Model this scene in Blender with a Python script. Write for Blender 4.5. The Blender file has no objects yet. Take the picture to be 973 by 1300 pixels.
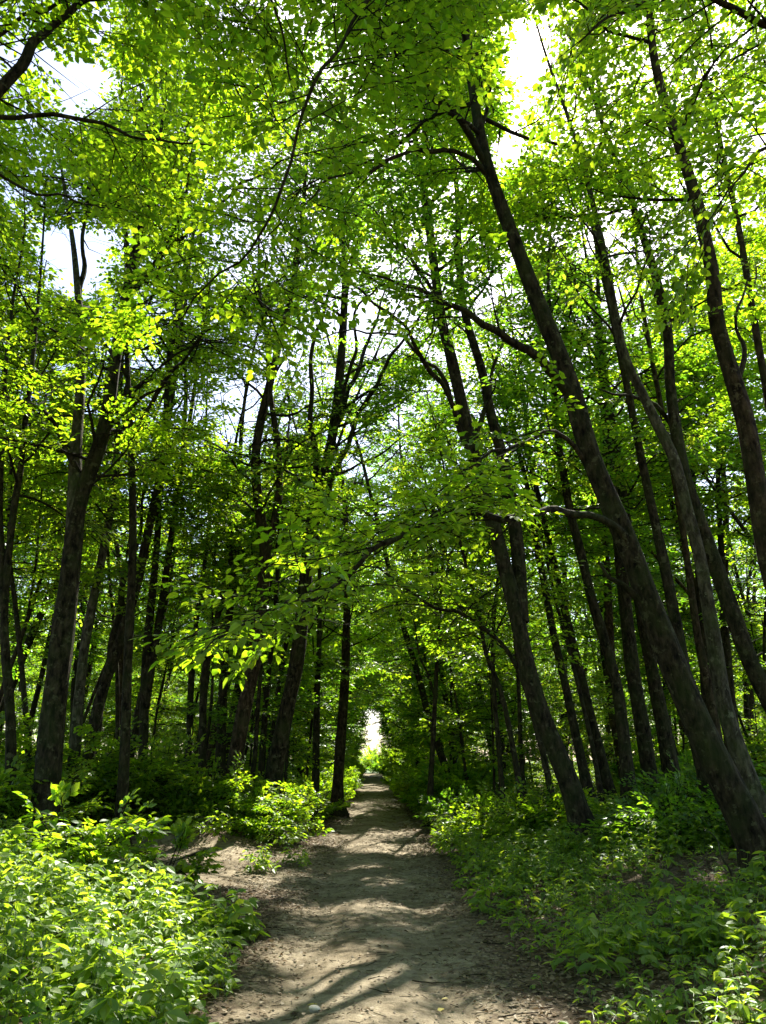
import bpy, math
import numpy as np
from mathutils import Vector

rng = np.random.default_rng(11)
sc = bpy.context.scene
COL = sc.collection
R = math.radians

# ------------------------------------------------------------------ camera
FW, FH, FPX = 973.0, 1300.0, 982.0
PITCH = R(17.8)
EYE = np.array((0.0, 0.0, 1.6))
cam_d = bpy.data.cameras.new('camera')
cam = bpy.data.objects.new('camera', cam_d)
COL.objects.link(cam)
cam.location = EYE
cam.rotation_euler = (R(90) + PITCH, 0, 0)
cam_d.sensor_fit = 'VERTICAL'
cam_d.sensor_height = 24.0
cam_d.lens = 24.0 * FPX / FH
cam_d.clip_start = 0.05
cam_d.clip_end = 3000
sc.camera = cam

CP, SP = math.cos(PITCH), math.sin(PITCH)

def at(px, py, Y):
    """the point of the vertical plane at distance Y that the photo shows at px, py"""
    x = (px - FW / 2) / FPX
    y = (FH / 2 - py) / FPX
    d = np.array((x, CP - y * SP, SP + y * CP))
    return EYE + d * (Y / d[1])

def pix(P):
    P = np.atleast_2d(P) - EYE
    f = P[:, 1] * CP + P[:, 2] * SP
    u = -P[:, 1] * SP + P[:, 2] * CP
    f = np.where(f < 0.1, 0.1, f)
    return np.stack((FW / 2 + FPX * P[:, 0] / f, FH / 2 - FPX * u / f), 1), f

# ------------------------------------------------------------------ sun and sky
SUN_AZ, SUN_EL = R(15), R(51)
SUN = np.array((math.cos(SUN_EL) * math.sin(SUN_AZ), math.cos(SUN_EL) * math.cos(SUN_AZ), math.sin(SUN_EL)))
w = bpy.data.worlds.new('World')
sc.world = w
w.use_nodes = True
nt = w.node_tree
bg = nt.nodes['Background']
sky = nt.nodes.new('ShaderNodeTexSky')
sky.sky_type = 'NISHITA'
sky.sun_disc = False
sky.sun_elevation = SUN_EL
sky.sun_rotation = SUN_AZ
sky.air_density = 1.0
sky.dust_density = 1.5
sky.ozone_density = 1.0
nt.links.new(sky.outputs[0], bg.inputs[0])
bg.inputs[1].default_value = 0.095
sl = bpy.data.lights.new('sun', 'SUN')
sl.energy = 5.0
sl.angle = R(0.5)
sl.color = (1.0, 0.95, 0.84)
so = bpy.data.objects.new('sun', sl)
COL.objects.link(so)
so.rotation_euler = Vector(SUN).to_track_quat('Z', 'Y').to_euler()
so.location = (10, 30, 60)
sc.view_settings.view_transform = 'Standard'
sc.view_settings.look = 'None'
sc.view_settings.gamma = 1
sc.view_settings.exposure = 1.85
sc.cycles.max_bounces = 8
sc.cycles.diffuse_bounces = 5
sc.cycles.glossy_bounces = 2
sc.cycles.transmission_bounces = 6
sc.cycles.sample_clamp_indirect = 6
sc.cycles.use_denoising = True
sc.cycles.caustics_reflective = False
sc.cycles.caustics_refractive = False

# ------------------------------------------------------------------ ground shape
def sstep(a, b, x):
    t = np.clip((x - a) / (b - a), 0, 1)
    return t * t * (3 - 2 * t)

def wob(x, y, f=1.0, k=0.0):
    x = np.asarray(x, float) * f
    y = np.asarray(y, float) * f
    return (np.sin(x * 1.7 + 1.3 * np.sin(y * 1.1 + k) + k) + np.sin(y * 2.3 + 1.7 * np.sin(x * 0.9 + 2 * k) + 1.1)
            + 0.6 * np.sin(3.9 * x + 2.1 * y + k * 3) + 0.5 * np.sin(5.3 * y - 4.1 * x + k)) / 3.1

def path_x(y):
    return -0.0117 * np.asarray(y, float)

def side_trail(x, y):
    """0..1 how much a place belongs to the bare side clearing that leaves the path on the left"""
    x = np.asarray(x, float)
    y = np.asarray(y, float)
    yc = 13.2 + 0.18 * np.clip(-x - 1, 0, 20)
    hw = 2.6 + 0.35 * wob(x, y, 0.8, 2)
    return sstep(1.0, 0.72, np.abs(y - yc) / hw) * sstep(0.3, -0.6, x) * sstep(-9, -4, x)

def ground_z(x, y):
    x = np.asarray(x, float)
    y = np.asarray(y, float)
    u = x - path_x(y)
    z = 0.5 * sstep(1.2, 4.6, u) + 0.30 * sstep(1.25, 3.6, -u) * (1 - 0.75 * side_trail(x, y))
    z = z + 0.25 * sstep(5, 18, np.abs(u))
    away = sstep(0.9, 2.5, np.abs(u))
    z = z + 0.07 * away * wob(x, y, 0.7)
    z = z - 0.045 * np.exp(-((np.abs(u + 0.05) - 0.55) / 0.24) ** 2)
    z = z + 0.014 * wob(x, y, 2.3, 1) + 0.007 * wob(x, y, 6.1, 4) + 0.004 * wob(x + .3 * y, y - .4 * x, 13.0, 2)
    fade = sstep(130, 105, y)
    return z * fade

# ------------------------------------------------------------------ mesh builder
class MB:
    def __init__(self):
        self.V, self.L, self.T, self.M, self.S = [], [], [], [], []
        self.n = 0
        self.attr = None

    def add(self, v, f, mat=0, smooth=False):
        v = np.asarray(v, np.float32).reshape(-1, 3)
        f = np.asarray(f, np.int64)
        if len(v) == 0 or len(f) == 0:
            return
        self.V.append(v)
        self.L.append((f + self.n).reshape(-1))
        self.T.append(np.full(len(f), f.shape[1], np.int32))
        self.M.append(np.full(len(f), mat, np.int32))
        self.S.append(np.full(len(f), smooth, bool))
        self.n += len(v)

    def build(self, name, mats, parent=None, base=(0, 0, 0)):
        me = bpy.data.meshes.new(name)
        v = np.concatenate(self.V) - np.asarray(base, np.float32)
        l = np.concatenate(self.L).astype(np.int32)
        t = np.concatenate(self.T)
        me.vertices.add(len(v))
        me.vertices.foreach_set('co', np.ascontiguousarray(v, np.float32).reshape(-1))
        me.loops.add(len(l))
        me.loops.foreach_set('vertex_index', l)
        me.polygons.add(len(t))
        st = np.concatenate(([0], np.cumsum(t)[:-1])).astype(np.int32)
        me.polygons.foreach_set('loop_start', st)
        me.polygons.foreach_set('material_index', np.concatenate(self.M))
        me.polygons.foreach_set('use_smooth', np.concatenate(self.S))
        for m in mats:
            me.materials.append(m)
        me.update(calc_edges=True)
        o = bpy.data.objects.new(name, me)
        COL.objects.link(o)
        if parent is not None:
            o.parent = parent
        return o

def norm(a):
    a = np.asarray(a, float)
    return a / np.maximum(np.linalg.norm(a, axis=-1, keepdims=True), 1e-9)

def tube(mb, pts, rad, sides=6, mat=0, lumps=0.0, cap=True, seed=0, flare_z=None):
    pts = np.asarray(pts, float)
    rad = np.asarray(rad, float)
    n = len(pts)
    tan = np.gradient(pts, axis=0)
    tan = norm(tan)
    ref = np.array((0.31, 0.95, 0.05)) if abs(tan[0][1]) < 0.8 else np.array((1.0, 0.1, 0.0))
    A = norm(ref - (tan @ ref)[:, None] * tan)
    B = np.cross(tan, A)
    th = np.linspace(0, 2 * math.pi, sides, endpoint=False)
    c, s = np.cos(th), np.sin(th)
    r = rad[:, None] * np.ones(sides)[None]
    if lumps:
        k = np.arange(n)[:, None]
        r = r * (1 + lumps * (np.sin(2 * th + seed + 0.23 * k) * 0.6 + np.sin(3 * th + 1.7 * seed - 0.31 * k) * 0.5
                              + np.sin(5 * th + seed * 2.1 + 0.8 * k) * 0.25 + np.sin(0.9 * k + seed) * 0.4))
    if flare_z is not None:
        hgt = np.maximum(pts[:, 2] - flare_z, 0)[:, None]
        r = r * (1 + np.exp(-hgt / .33) * (.55 * np.abs(np.sin(2 * th + seed)) ** 1.5 + .35 * np.abs(np.sin(1.5 * th + 2 * seed)) ** 2))
        r = r * (1 + .05 * np.sin(3 * th + seed + 2 * np.sin(pts[:, 2:3] * .9)) + .035 * np.sin(7 * th + seed * 3 + pts[:, 2:3] * .7))
    ring = pts[:, None] + r[..., None] * (c[None, :, None] * A[:, None] + s[None, :, None] * B[:, None])
    v = ring.reshape(-1, 3)
    i = np.arange(n - 1)[:, None] * sides
    j = np.arange(sides)[None]
    j2 = (j + 1) % sides
    f = np.stack((i + j, i + j2, i + sides + j2, i + sides + j), -1).reshape(-1, 4)
    mb.add(v, f, mat, True)

def resample(pts, step):
    pts = np.asarray(pts, float)
    # Catmull-Rom through the points, then even steps
    P = np.vstack((2 * pts[0] - pts[1], pts, 2 * pts[-1] - pts[-2]))
    out = []
    for i in range(1, len(P) - 2):
        p0, p1, p2, p3 = P[i - 1:i + 3]
        m = max(3, int(np.linalg.norm(p2 - p1) / step * 1.5))
        t = np.linspace(0, 1, m, endpoint=False)[:, None]
        out.append(0.5 * ((2 * p1) + (-p0 + p2) * t + (2 * p0 - 5 * p1 + 4 * p2 - p3) * t ** 2 + (-p0 + 3 * p1 - 3 * p2 + p3) * t ** 3))
    out.append(pts[-1:])
    q = np.concatenate(out)
    d = np.concatenate(([0], np.cumsum(np.linalg.norm(np.diff(q, axis=0), axis=1))))
    n = max(4, int(d[-1] / step) + 1)
    s = np.linspace(0, d[-1], n)
    return np.stack([np.interp(s, d, q[:, k]) for k in range(3)], 1)

# ------------------------------------------------------------------ leaves
def _tmpl(kind):
    if kind == 'kite':
        v = [(0, 0, 0), (.45, .5, .06), (1, 0, -.10), (.45, -.5, .06)]
        return np.array(v), np.array([(0, 1, 2), (0, 2, 3)])
    if kind == 'hex':
        v = [(0, 0, 0), (.28, .46, .05), (.66, .40, .0), (1, 0, -.14), (.66, -.40, .0), (.28, -.46, .05)]
        return np.array(v), np.array([(0, 1, 2, 3), (0, 3, 4, 5)])
    v = [(0, 0, 0), (.16, .30, .03), (.38, .50, .05), (.66, .40, .0), (.86, .17, -.09), (1, 0, -.18),
         (.86, -.17, -.09), (.66, -.40, .0), (.38, -.50, .05), (.16, -.30, .03), (.30, 0, -.05), (.68, 0, -.09)]
    f = [(0, 1, 10), (1, 2, 10), (2, 3, 11), (2, 11, 10), (3, 4, 11), (4, 5, 11), (5, 6, 11), (6, 7, 11), (7, 8, 11), (8, 10, 11), (8, 9, 10), (9, 0, 10)]
    return np.array(v), np.array(f)
TM = {k: _tmpl(k) for k in ('kite', 'hex', 'oval')}

def add_leaves(mb, pos, d, nrm, length, ratio=0.62, kind='hex', mat=0):
    n = len(pos)
    if n == 0:
        return
    x = norm(d)
    y = norm(np.cross(nrm, x))
    z = np.cross(x, y)
    T, Fc = TM[kind]
    L = np.broadcast_to(np.asarray(length, float), (n,))[:, None, None]
    curl = rng.uniform(0.2, 1.9, n)[:, None, None]
    v = pos[:, None] + L * (T[None, :, 0:1] * x[:, None] + ratio * T[None, :, 1:2] * y[:, None] + curl * T[None, :, 2:3] * z[:, None])
    k = len(T)
    f = (np.arange(n)[:, None, None] * k + Fc[None]).reshape(-1, Fc.shape[1])
    mb.add(v.reshape(-1, 3), f, mat)

def spray_template(n_side, seed):
    """a flat leafy twig of unit length along +x: leaf positions and directions in the twig's plane, and a size for each"""
    g = np.random.default_rng(seed)
    P, D, S, W = [], [], [], []
    W.append(((0, 0, 0), (.55, g.uniform(-.05, .05), .03), (1, g.uniform(-.1, .1), -.03)))
    def along(p0, p1, m, s0):
        p0, p1 = np.array(p0, float), np.array(p1, float)
        a = math.atan2(p1[1] - p0[1], p1[0] - p0[0])
        for k in range(m):
            t = (k + .6) / m
            sgn = 1 if k % 2 else -1
            b = a + sgn * g.uniform(.6, 1.15)
            P.append(p0 + (p1 - p0) * t + g.normal(0, .012, 3))
            D.append((math.cos(b), math.sin(b), g.normal(-.12, .22)))
            S.append(s0 * g.uniform(.65, 1.15))
        P.append(p1); D.append((math.cos(a), math.sin(a), -.15)); S.append(s0)
    along((0.1, 0, 0), (1, 0, -.03), n_side, 1)
    for t, sgn in ((.18, 1), (.3, -1), (.45, 1), (.58, -1), (.72, 1)):
        ln = .62 * (1 - t) * g.uniform(.75, 1.2) + .12
        a = sgn * g.uniform(.6, 1.0)
        q = (t + ln * math.cos(a), ln * math.sin(a), g.normal(-.03, .05))
        W.append(((t, 0, .02), tuple((np.array((t, 0, 0)) + np.array(q)) / 2), q))
        along((t, 0, .01), q, max(2, int(n_side * ln * 1.05)), .9)
    return np.array(P), np.array(D), np.array(S), np.array(W)

SPRAYS = {'fine': [spray_template(9, i) for i in range(6)], 'mid': [spray_template(6, 20 + i) for i in range(6)], 'coarse': [spray_template(4, 40 + i) for i in range(6)]}

def add_sprays(mb, pos, d, scale, leaf, detail='fine', kind='hex', tilt=0.27, twigs=True, ratio=.62, droop=0.0):
    """many leafy twigs at once into one mesh: leaves in slot 0, twig wood in slot 1"""
    if len(pos) == 0:
        return
    d = norm(d)
    up = np.array((0, 0, 1.0)) + rng.normal(0, tilt, (len(pos), 3))
    y = norm(np.cross(up, d))
    z = np.cross(d, y)
    tsel = rng.integers(0, 6, len(pos))
    for k in range(6):
        m = tsel == k
        if not m.any():
            continue
        P, D, S, W = SPRAYS[detail][k]
        p, a, b, c, s = pos[m], d[m], y[m], z[m], scale[m]
        def tr(Q):
            return (Q[None, ..., 0:1] * a[:, None] + Q[None, ..., 1:2] * b[:, None] + Q[None, ..., 2:3] * c[:, None])
        LP = p[:, None] + s[:, None, None] * tr(P)
        if droop:
            LP[..., 2] -= droop * s[:, None] * (P[None, :, 0] ** 2)
        LD = tr(D)
        LN = np.broadcast_to(c[:, None], LP.shape) + rng.normal(0, .29, LP.shape)
        keep = rng.random(LP.shape[:2]) > 0.08
        size = leaf * S[None] * rng.uniform(.55, 1.35, LP.shape[:2])
        add_leaves(mb, LP[keep], LD[keep], LN[keep], size[keep], ratio, kind, 0)
        if twigs:
            for wi, Wk in enumerate(W):
                Q = p[:, None] + s[:, None, None] * tr(Wk)
                if droop:
                    Q[..., 2] -= droop * s[:, None] * (Wk[None, :, 0] ** 2)
                r = (.0075 if wi == 0 else .004) * np.ones(3) * (1, .75, .3)
                th = np.array((0, 2.09, 4.19))
                off = np.cos(th)[None, None, :, None] * b[:, None, None] + np.sin(th)[None, None, :, None] * c[:, None, None]
                v = Q[:, :, None] + r[None, :, None, None] * off
                n = len(Q)
                base = np.arange(n)[:, None] * 9
                f0 = np.array([(i * 3 + j, i * 3 + (j + 1) % 3, i * 3 + 3 + (j + 1) % 3, i * 3 + 3 + j) for i in range(2) for j in range(3)])
                mb.add(v.reshape(-1, 3), (base[..., None] + f0[None]).reshape(-1, 4), 1, True)

# ------------------------------------------------------------------ materials
def nodes(name):
    m = bpy.data.materials.new(name)
    m.use_nodes = True
    t = m.node_tree
    t.nodes.clear()
    out = t.nodes.new('ShaderNodeOutputMaterial')
    return m, t, out

def ramp(t, stops, fac):
    n = t.nodes.new('ShaderNodeValToRGB')
    e = n.color_ramp.elements
    while len(e) < len(stops):
        e.new(0.5)
    for el, (p, c) in zip(e, stops):
        el.position = p
        el.color = (*c, 1)
    t.links.new(fac, n.inputs[0])
    return n.outputs[0]

def leaf_material(name, refl, trans, mixf=0.5, gloss=0.05, rough=0.38):
    """refl / trans: two or more colours that single leaves vary between"""
    m, t, out = nodes(name)
    g = t.nodes.new('ShaderNodeNewGeometry')
    k = len(refl) - 1
    c1 = ramp(t, [(i / k, c) for i, c in enumerate(refl)], g.outputs['Random Per Island'])
    c2 = ramp(t, [(i / k, c) for i, c in enumerate(trans)], g.outputs['Random Per Island'])
    d = t.nodes.new('ShaderNodeBsdfDiffuse')
    tr = t.nodes.new('ShaderNodeBsdfTranslucent')
    t.links.new(c1, d.inputs[0])
    t.links.new(c2, tr.inputs[0])
    mx = t.nodes.new('ShaderNodeMixShader')
    mx.inputs[0].default_value = mixf
    t.links.new(d.outputs[0], mx.inputs[1])
    t.links.new(tr.outputs[0], mx.inputs[2])
    gl = t.nodes.new('ShaderNodeBsdfGlossy')
    gl.inputs['Roughness'].default_value = rough
    gl.inputs['Color'].default_value = (.9, .95, .9, 1)
    lw = t.nodes.new('ShaderNodeLayerWeight')
    lw.inputs[0].default_value = 0.5
    pw = t.nodes.new('ShaderNodeMath')
    pw.operation = 'POWER'
    pw.inputs[1].default_value = 4.0
    t.links.new(lw.outputs['Facing'], pw.inputs[0])
    mul = t.nodes.new('ShaderNodeMath')
    mul.operation = 'MULTIPLY_ADD'
    mul.inputs[1].default_value = gloss * 6
    mul.inputs[2].default_value = gloss
    mul.use_clamp = True
    t.links.new(pw.outputs[0], mul.inputs[0])
    m2 = t.nodes.new('ShaderNodeMixShader')
    t.links.new(mul.outputs[0], m2.inputs[0])
    t.links.new(mx.outputs[0], m2.inputs[1])
    t.links.new(gl.outputs[0], m2.inputs[2])
    t.links.new(m2.outputs[0], out.inputs[0])
    return m

LEAF_A = leaf_material('beech_leaf', [(.038, .08, .008), (.06, .11, .010), (.10, .145, .014)],
                       [(.25, .50, .010), (.40, .65, .012), (.62, .82, .02)], .6, .022)
LEAF_B = leaf_material('linden_leaf', [(.030, .068, .008), (.048, .09, .010), (.075, .115, .013)],
                       [(.15, .40, .012), (.25, .52, .014), (.40, .66, .02)], .56, .028)
LEAF_C = leaf_material('maple_leaf', [(.034, .07, .010), (.06, .10, .012), (.115, .135, .022)],
                       [(.16, .38, .012), (.30, .55, .016), (.62, .70, .04)], .57, .022)
LEAF_H = leaf_material('herb_leaf', [(.07, .135, .016), (.10, .175, .02), (.16, .225, .03)],
                       [(.32, .54, .022), (.44, .66, .028), (.64, .78, .04)], .5, .028, .42)
LEAF_DRY = leaf_material('dry_leaf', [(.10, .065, .035), (.17, .12, .07), (.25, .19, .12)],
                         [(.12, .07, .03), (.14, .09, .04), (.2, .14, .07)], .2, .02, .6)
LEAF_YEL = leaf_material('yellow_leaf', [(.55, .42, .05), (.6, .5, .08)], [(.4, .3, .03), (.45, .36, .05)], .3, .03, .5)

def bark_material(name, c0, c1, c2, scale=1.0):
    m, t, out = nodes(name)
    tc = t.nodes.new('ShaderNodeTexCoord')
    mp = t.nodes.new('ShaderNodeMapping')
    mp.inputs['Scale'].default_value = (scale, scale, scale * .4)
    t.links.new(tc.outputs['Object'], mp.inputs[0])
    n1 = t.nodes.new('ShaderNodeTexNoise')
    n1.inputs['Scale'].default_value = 15
    n1.inputs['Detail'].default_value = 7
    n1.inputs['Roughness'].default_value = .65
    t.links.new(mp.outputs[0], n1.inputs['Vector'])
    n2 = t.nodes.new('ShaderNodeTexNoise')
    n2.inputs['Scale'].default_value = 2.6
    n2.inputs['Detail'].default_value = 7
    t.links.new(tc.outputs['Object'], n2.inputs['Vector'])
    a0 = ramp(t, [(.36, c0), (.5, tuple(.45 * q for q in c1)), (.64, c1)], n1.outputs[0])
    n3 = t.nodes.new('ShaderNodeTexNoise')
    n3.inputs['Scale'].default_value = 7.5
    n3.inputs['Detail'].default_value = 5
    n3.inputs['Roughness'].default_value = .7
    t.links.new(tc.outputs['Object'], n3.inputs['Vector'])
    f3 = ramp(t, [(.57, (0, 0, 0)), (.64, (.7, .7, .7))], n3.outputs[0])
    mx3 = t.nodes.new('ShaderNodeMix')
    mx3.data_type = 'RGBA'
    t.links.new(f3, mx3.inputs[0])
    t.links.new(a0, mx3.inputs[6])
    mx3.inputs[7].default_value = (c1[0] * 1.5 + .02, c1[1] * 1.7 + .025, c1[2] * 1.6 + .012, 1)
    a = mx3.outputs[2]
    f = ramp(t, [(.45, (0, 0, 0)), (.68, (1, 1, 1))], n2.outputs[0])
    mx = t.nodes.new('ShaderNodeMix')
    mx.data_type = 'RGBA'
    mul = t.nodes.new('ShaderNodeMath')
    mul.operation = 'MULTIPLY'
    mul.inputs[1].default_value = .6
    t.links.new(f, mul.inputs[0])
    t.links.new(mul.outputs[0], mx.inputs[0])
    t.links.new(a, mx.inputs[6])
    mx.inputs[7].default_value = (*c2, 1)
    b = t.nodes.new('ShaderNodeBsdfPrincipled')
    b.inputs['Roughness'].default_value = .95
    b.inputs['Specular IOR Level'].default_value = .1
    t.links.new(mx.outputs[2], b.inputs['Base Color'])
    bp = t.nodes.new('ShaderNodeBump')
    bp.inputs['Strength'].default_value = 1.0
    bp.inputs['Distance'].default_value = .05
    t.links.new(n1.outputs[0], bp.inputs['Height'])
    t.links.new(bp.outputs[0], b.inputs['Normal'])
    t.links.new(b.outputs[0], out.inputs[0])
    return m

BARK = bark_material('hornbeam_bark', (.004, .0035, .002), (.058, .046, .027), (.034, .045, .013))
BARK_PALE = bark_material('pale_bark', (.018, .015, .009), (.12, .105, .07), (.055, .07, .024))
BARK_BROWN = bark_material('brown_bark', (.009, .006, .003), (.080, .054, .032), (.038, .042, .016))
TWIG = bark_material('twig_bark', (.018, .014, .008), (.04, .032, .02), (.028, .03, .014))
STEM = leaf_material('herb_stem', [(.07, .12, .03), (.10, .15, .04)], [(.1, .2, .03), (.14, .24, .04)], .25, .03)

def soil_material():
    m, t, out = nodes('forest_soil')
    tc = t.nodes.new('ShaderNodeTexCoord')
    at_ = t.nodes.new('ShaderNodeAttribute')
    at_.attribute_name = 'bare'
    def noise(s, det=6, rough=.6, dist=0):
        n = t.nodes.new('ShaderNodeTexNoise')
        n.inputs['Scale'].default_value = s
        n.inputs['Detail'].default_value = det
        n.inputs['Roughness'].default_value = rough
        n.inputs['Distortion'].default_value = dist
        t.links.new(tc.outputs['Object'], n.inputs['Vector'])
        return n.outputs[0]
    nA, nB, nC = noise(1.1, 6, .65, .4), noise(9, 8, .7), noise(60, 6, .7)
    dirt = ramp(t, [(.28, (.085, .068, .044)), (.44, (.225, .185, .122)), (.7, (.39, .33, .235))], nB)
    damp = ramp(t, [(.36, (.5, .47, .41)), (.62, (1, 1, 1))], nA)
    m1 = t.nodes.new('ShaderNodeMix'); m1.data_type = 'RGBA'; m1.blend_type = 'MULTIPLY'
    m1.inputs[0].default_value = 1
    t.links.new(dirt, m1.inputs[6]); t.links.new(damp, m1.inputs[7])
    grain = ramp(t, [(.33, (.55, .52, .48)), (.5, (1, 1, 1)), (.72, (1.0, 1.0, 1.0))], nC)
    m1b = t.nodes.new('ShaderNodeMix'); m1b.data_type = 'RGBA'; m1b.blend_type = 'MULTIPLY'
    m1b.inputs[0].default_value = .8
    t.links.new(m1.outputs[2], m1b.inputs[6]); t.links.new(grain, m1b.inputs[7])
    vor = t.nodes.new('ShaderNodeTexVoronoi')
    vor.inputs['Scale'].default_value = 16
    t.links.new(tc.outputs['Object'], vor.inputs['Vector'])
    lit = ramp(t, [(0, (.045, .032, .02)), (.5, (.10, .07, .043)), (1, (.19, .145, .09))], vor.outputs['Color'])
    fac = t.nodes.new('ShaderNodeMath'); fac.operation = 'MULTIPLY_ADD'
    t.links.new(nB, fac.inputs[0]); fac.inputs[1].default_value = 1.1
    sub = t.nodes.new('ShaderNodeMath'); sub.operation = 'SUBTRACT'
    t.links.new(at_.outputs['Fac'], sub.inputs[0]); sub.inputs[1].default_value = .55
    t.links.new(sub.outputs[0], fac.inputs[2])
    f2 = ramp(t, [(.38, (0, 0, 0)), (.62, (1, 1, 1))], fac.outputs[0])
    m2 = t.nodes.new('ShaderNodeMix'); m2.data_type = 'RGBA'
    t.links.new(f2, m2.inputs[0]); t.links.new(lit, m2.inputs[6]); t.links.new(m1b.outputs[2], m2.inputs[7])
    b = t.nodes.new('ShaderNodeBsdfPrincipled')
    b.inputs['Roughness'].default_value = .93
    b.inputs['Specular IOR Level'].default_value = .2
    t.links.new(m2.outputs[2], b.inputs['Base Color'])
    bp = t.nodes.new('ShaderNodeBump'); bp.inputs['Strength'].default_value = 1.0; bp.inputs['Distance'].default_value = .04
    ad = t.nodes.new('ShaderNodeMath'); ad.operation = 'MULTIPLY_ADD'; ad.inputs[1].default_value = .35
    t.links.new(nC, ad.inputs[0]); t.links.new(nB, ad.inputs[2])
    t.links.new(ad.outputs[0], bp.inputs['Height'])
    t.links.new(bp.outputs[0], b.inputs['Normal'])
    t.links.new(b.outputs[0], out.inputs[0])
    return m
SOIL = soil_material()

def plain(name, c, rough=.9, noise_scale=3.0):
    m, t, out = nodes(name)
    tc = t.nodes.new('ShaderNodeTexCoord')
    n = t.nodes.new('ShaderNodeTexNoise'); n.inputs['Scale'].default_value = noise_scale; n.inputs['Detail'].default_value = 6
    t.links.new(tc.outputs['Object'], n.inputs['Vector'])
    c = np.array(c)
    col = ramp(t, [(.3, tuple(c * .7)), (.7, tuple(np.minimum(c * 1.25, 1)))], n.outputs[0])
    b = t.nodes.new('ShaderNodeBsdfPrincipled'); b.inputs['Roughness'].default_value = rough
    t.links.new(col, b.inputs['Base Color'])
    t.links.new(b.outputs[0], out.inputs[0])
    return m
FIELD = plain('meadow', (.07, .11, .025), .95, .05)
STONE = plain('pale_stone', (.40, .37, .31), .8, 30)

# ------------------------------------------------------------------ object bookkeeping
def tag(o, label=None, cat=None, group=None, kind=None):
    if label: o['label'] = label
    if cat: o['category'] = cat
    if group: o['group'] = group
    if kind: o['kind'] = kind
    return o

def thing(name, loc, label, cat, group=None):
    o = bpy.data.objects.new(name, None)
    COL.objects.link(o)
    o.location = loc
    o.empty_display_size = .3
    return tag(o, label, cat, group)

def copy_tree(root, loc, rotz, scale, label=None, group=None):
    r = root.copy()
    COL.objects.link(r)
    r.location = loc
    r.rotation_euler = (0, 0, rotz)
    r.scale = scale
    if label: r['label'] = label
    if group: r['group'] = group
    for ch in list(root.children):
        c = ch.copy()
        COL.objects.link(c)
        c.parent = r
    return r

# ------------------------------------------------------------------ ground and path
def spans(parts):
    out = [parts[0][0]]
    for a, b, st in parts:
        n = max(1, int(round((b - a) / st)))
        out += list(np.linspace(a, b, n + 1)[1:])
    return np.array(out)
gx = spans([(-700, -80, 155), (-80, -20, 6), (-20, -7, 1.0), (-7, -2.2, .16), (-2.2, 1.9, .055), (1.9, 7, .16), (7, 20, 1.0), (20, 80, 6), (80, 700, 155)])
gy = spans([(-150, -12, 20), (-12, 3.5, .6), (3.5, 17, .075), (17, 40, .3), (40, 110, 1.4), (110, 160, 10), (160, 1500, 110)])
GX, GY = np.meshgrid(gx, gy)
GZ = ground_z(GX, GY)
U = GX - path_x(GY)
half = 1.12 + .12 * wob(GX * 0 + np.sign(U) * 3, GY, .9, 3) + .07 * wob(GX, GY, 3.1, 5)
bare = .55 * sstep(1.25, .8, np.abs(U) / half) + .45 * np.exp(-((U + .03) / (.55 + .12 * wob(GX * 0, GY, 1.1, 9))) ** 2) * (.75 + .25 * wob(GX, GY, 1.9, 1))
bare = np.clip(bare, 0, 1)
bare = np.maximum(bare, side_trail(GX, GY) * .95)
bare *= sstep(110, 100, GY)
verts = np.stack((GX, GY, GZ), -1).reshape(-1, 3)
ny, nx = GX.shape
i = np.arange(ny - 1)[:, None] * nx + np.arange(nx - 1)[None]
quads = np.stack((i, i + 1, i + nx + 1, i + nx), -1).reshape(-1, 4)
Uc = np.abs(U).reshape(-1)[quads].mean(1)
Yc = GY.reshape(-1)[quads].mean(1)
Hc = half.reshape(-1)[quads].mean(1)
is_path = (Uc < Hc) & (Yc < 104) & (Yc > -20)
is_far = Yc > 108
def ground_obj(name, sel, mat):
    q = quads[sel]
    used, inv = np.unique(q, return_inverse=True)
    mb = MB()
    mb.add(verts[used], inv.reshape(q.shape), 0, True)
    o = mb.build(name, [mat])
    a = o.data.attributes.new('bare', 'FLOAT', 'POINT')
    a.data.foreach_set('value', bare.reshape(-1)[used].astype(np.float32))
    return tag(o, kind='structure')
ground_obj('path', is_path, SOIL)
ground_obj('ground', ~is_path & ~is_far, SOIL)
ground_obj('field', is_far, FIELD)

# ------------------------------------------------------------------ where sun comes through, where the view stays open
def gpt(px, py):
    """the ground point shown at px, py"""
    x = (px - FW / 2) / FPX
    y = (FH / 2 - py) / FPX
    d = np.array((x, CP - y * SP, SP + y * CP))
    t = 2.0
    for _ in range(4000):
        p = EYE + d * t
        if p[2] < ground_z(p[0], p[1]):
            return p
        t += .03
    return p

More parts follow.
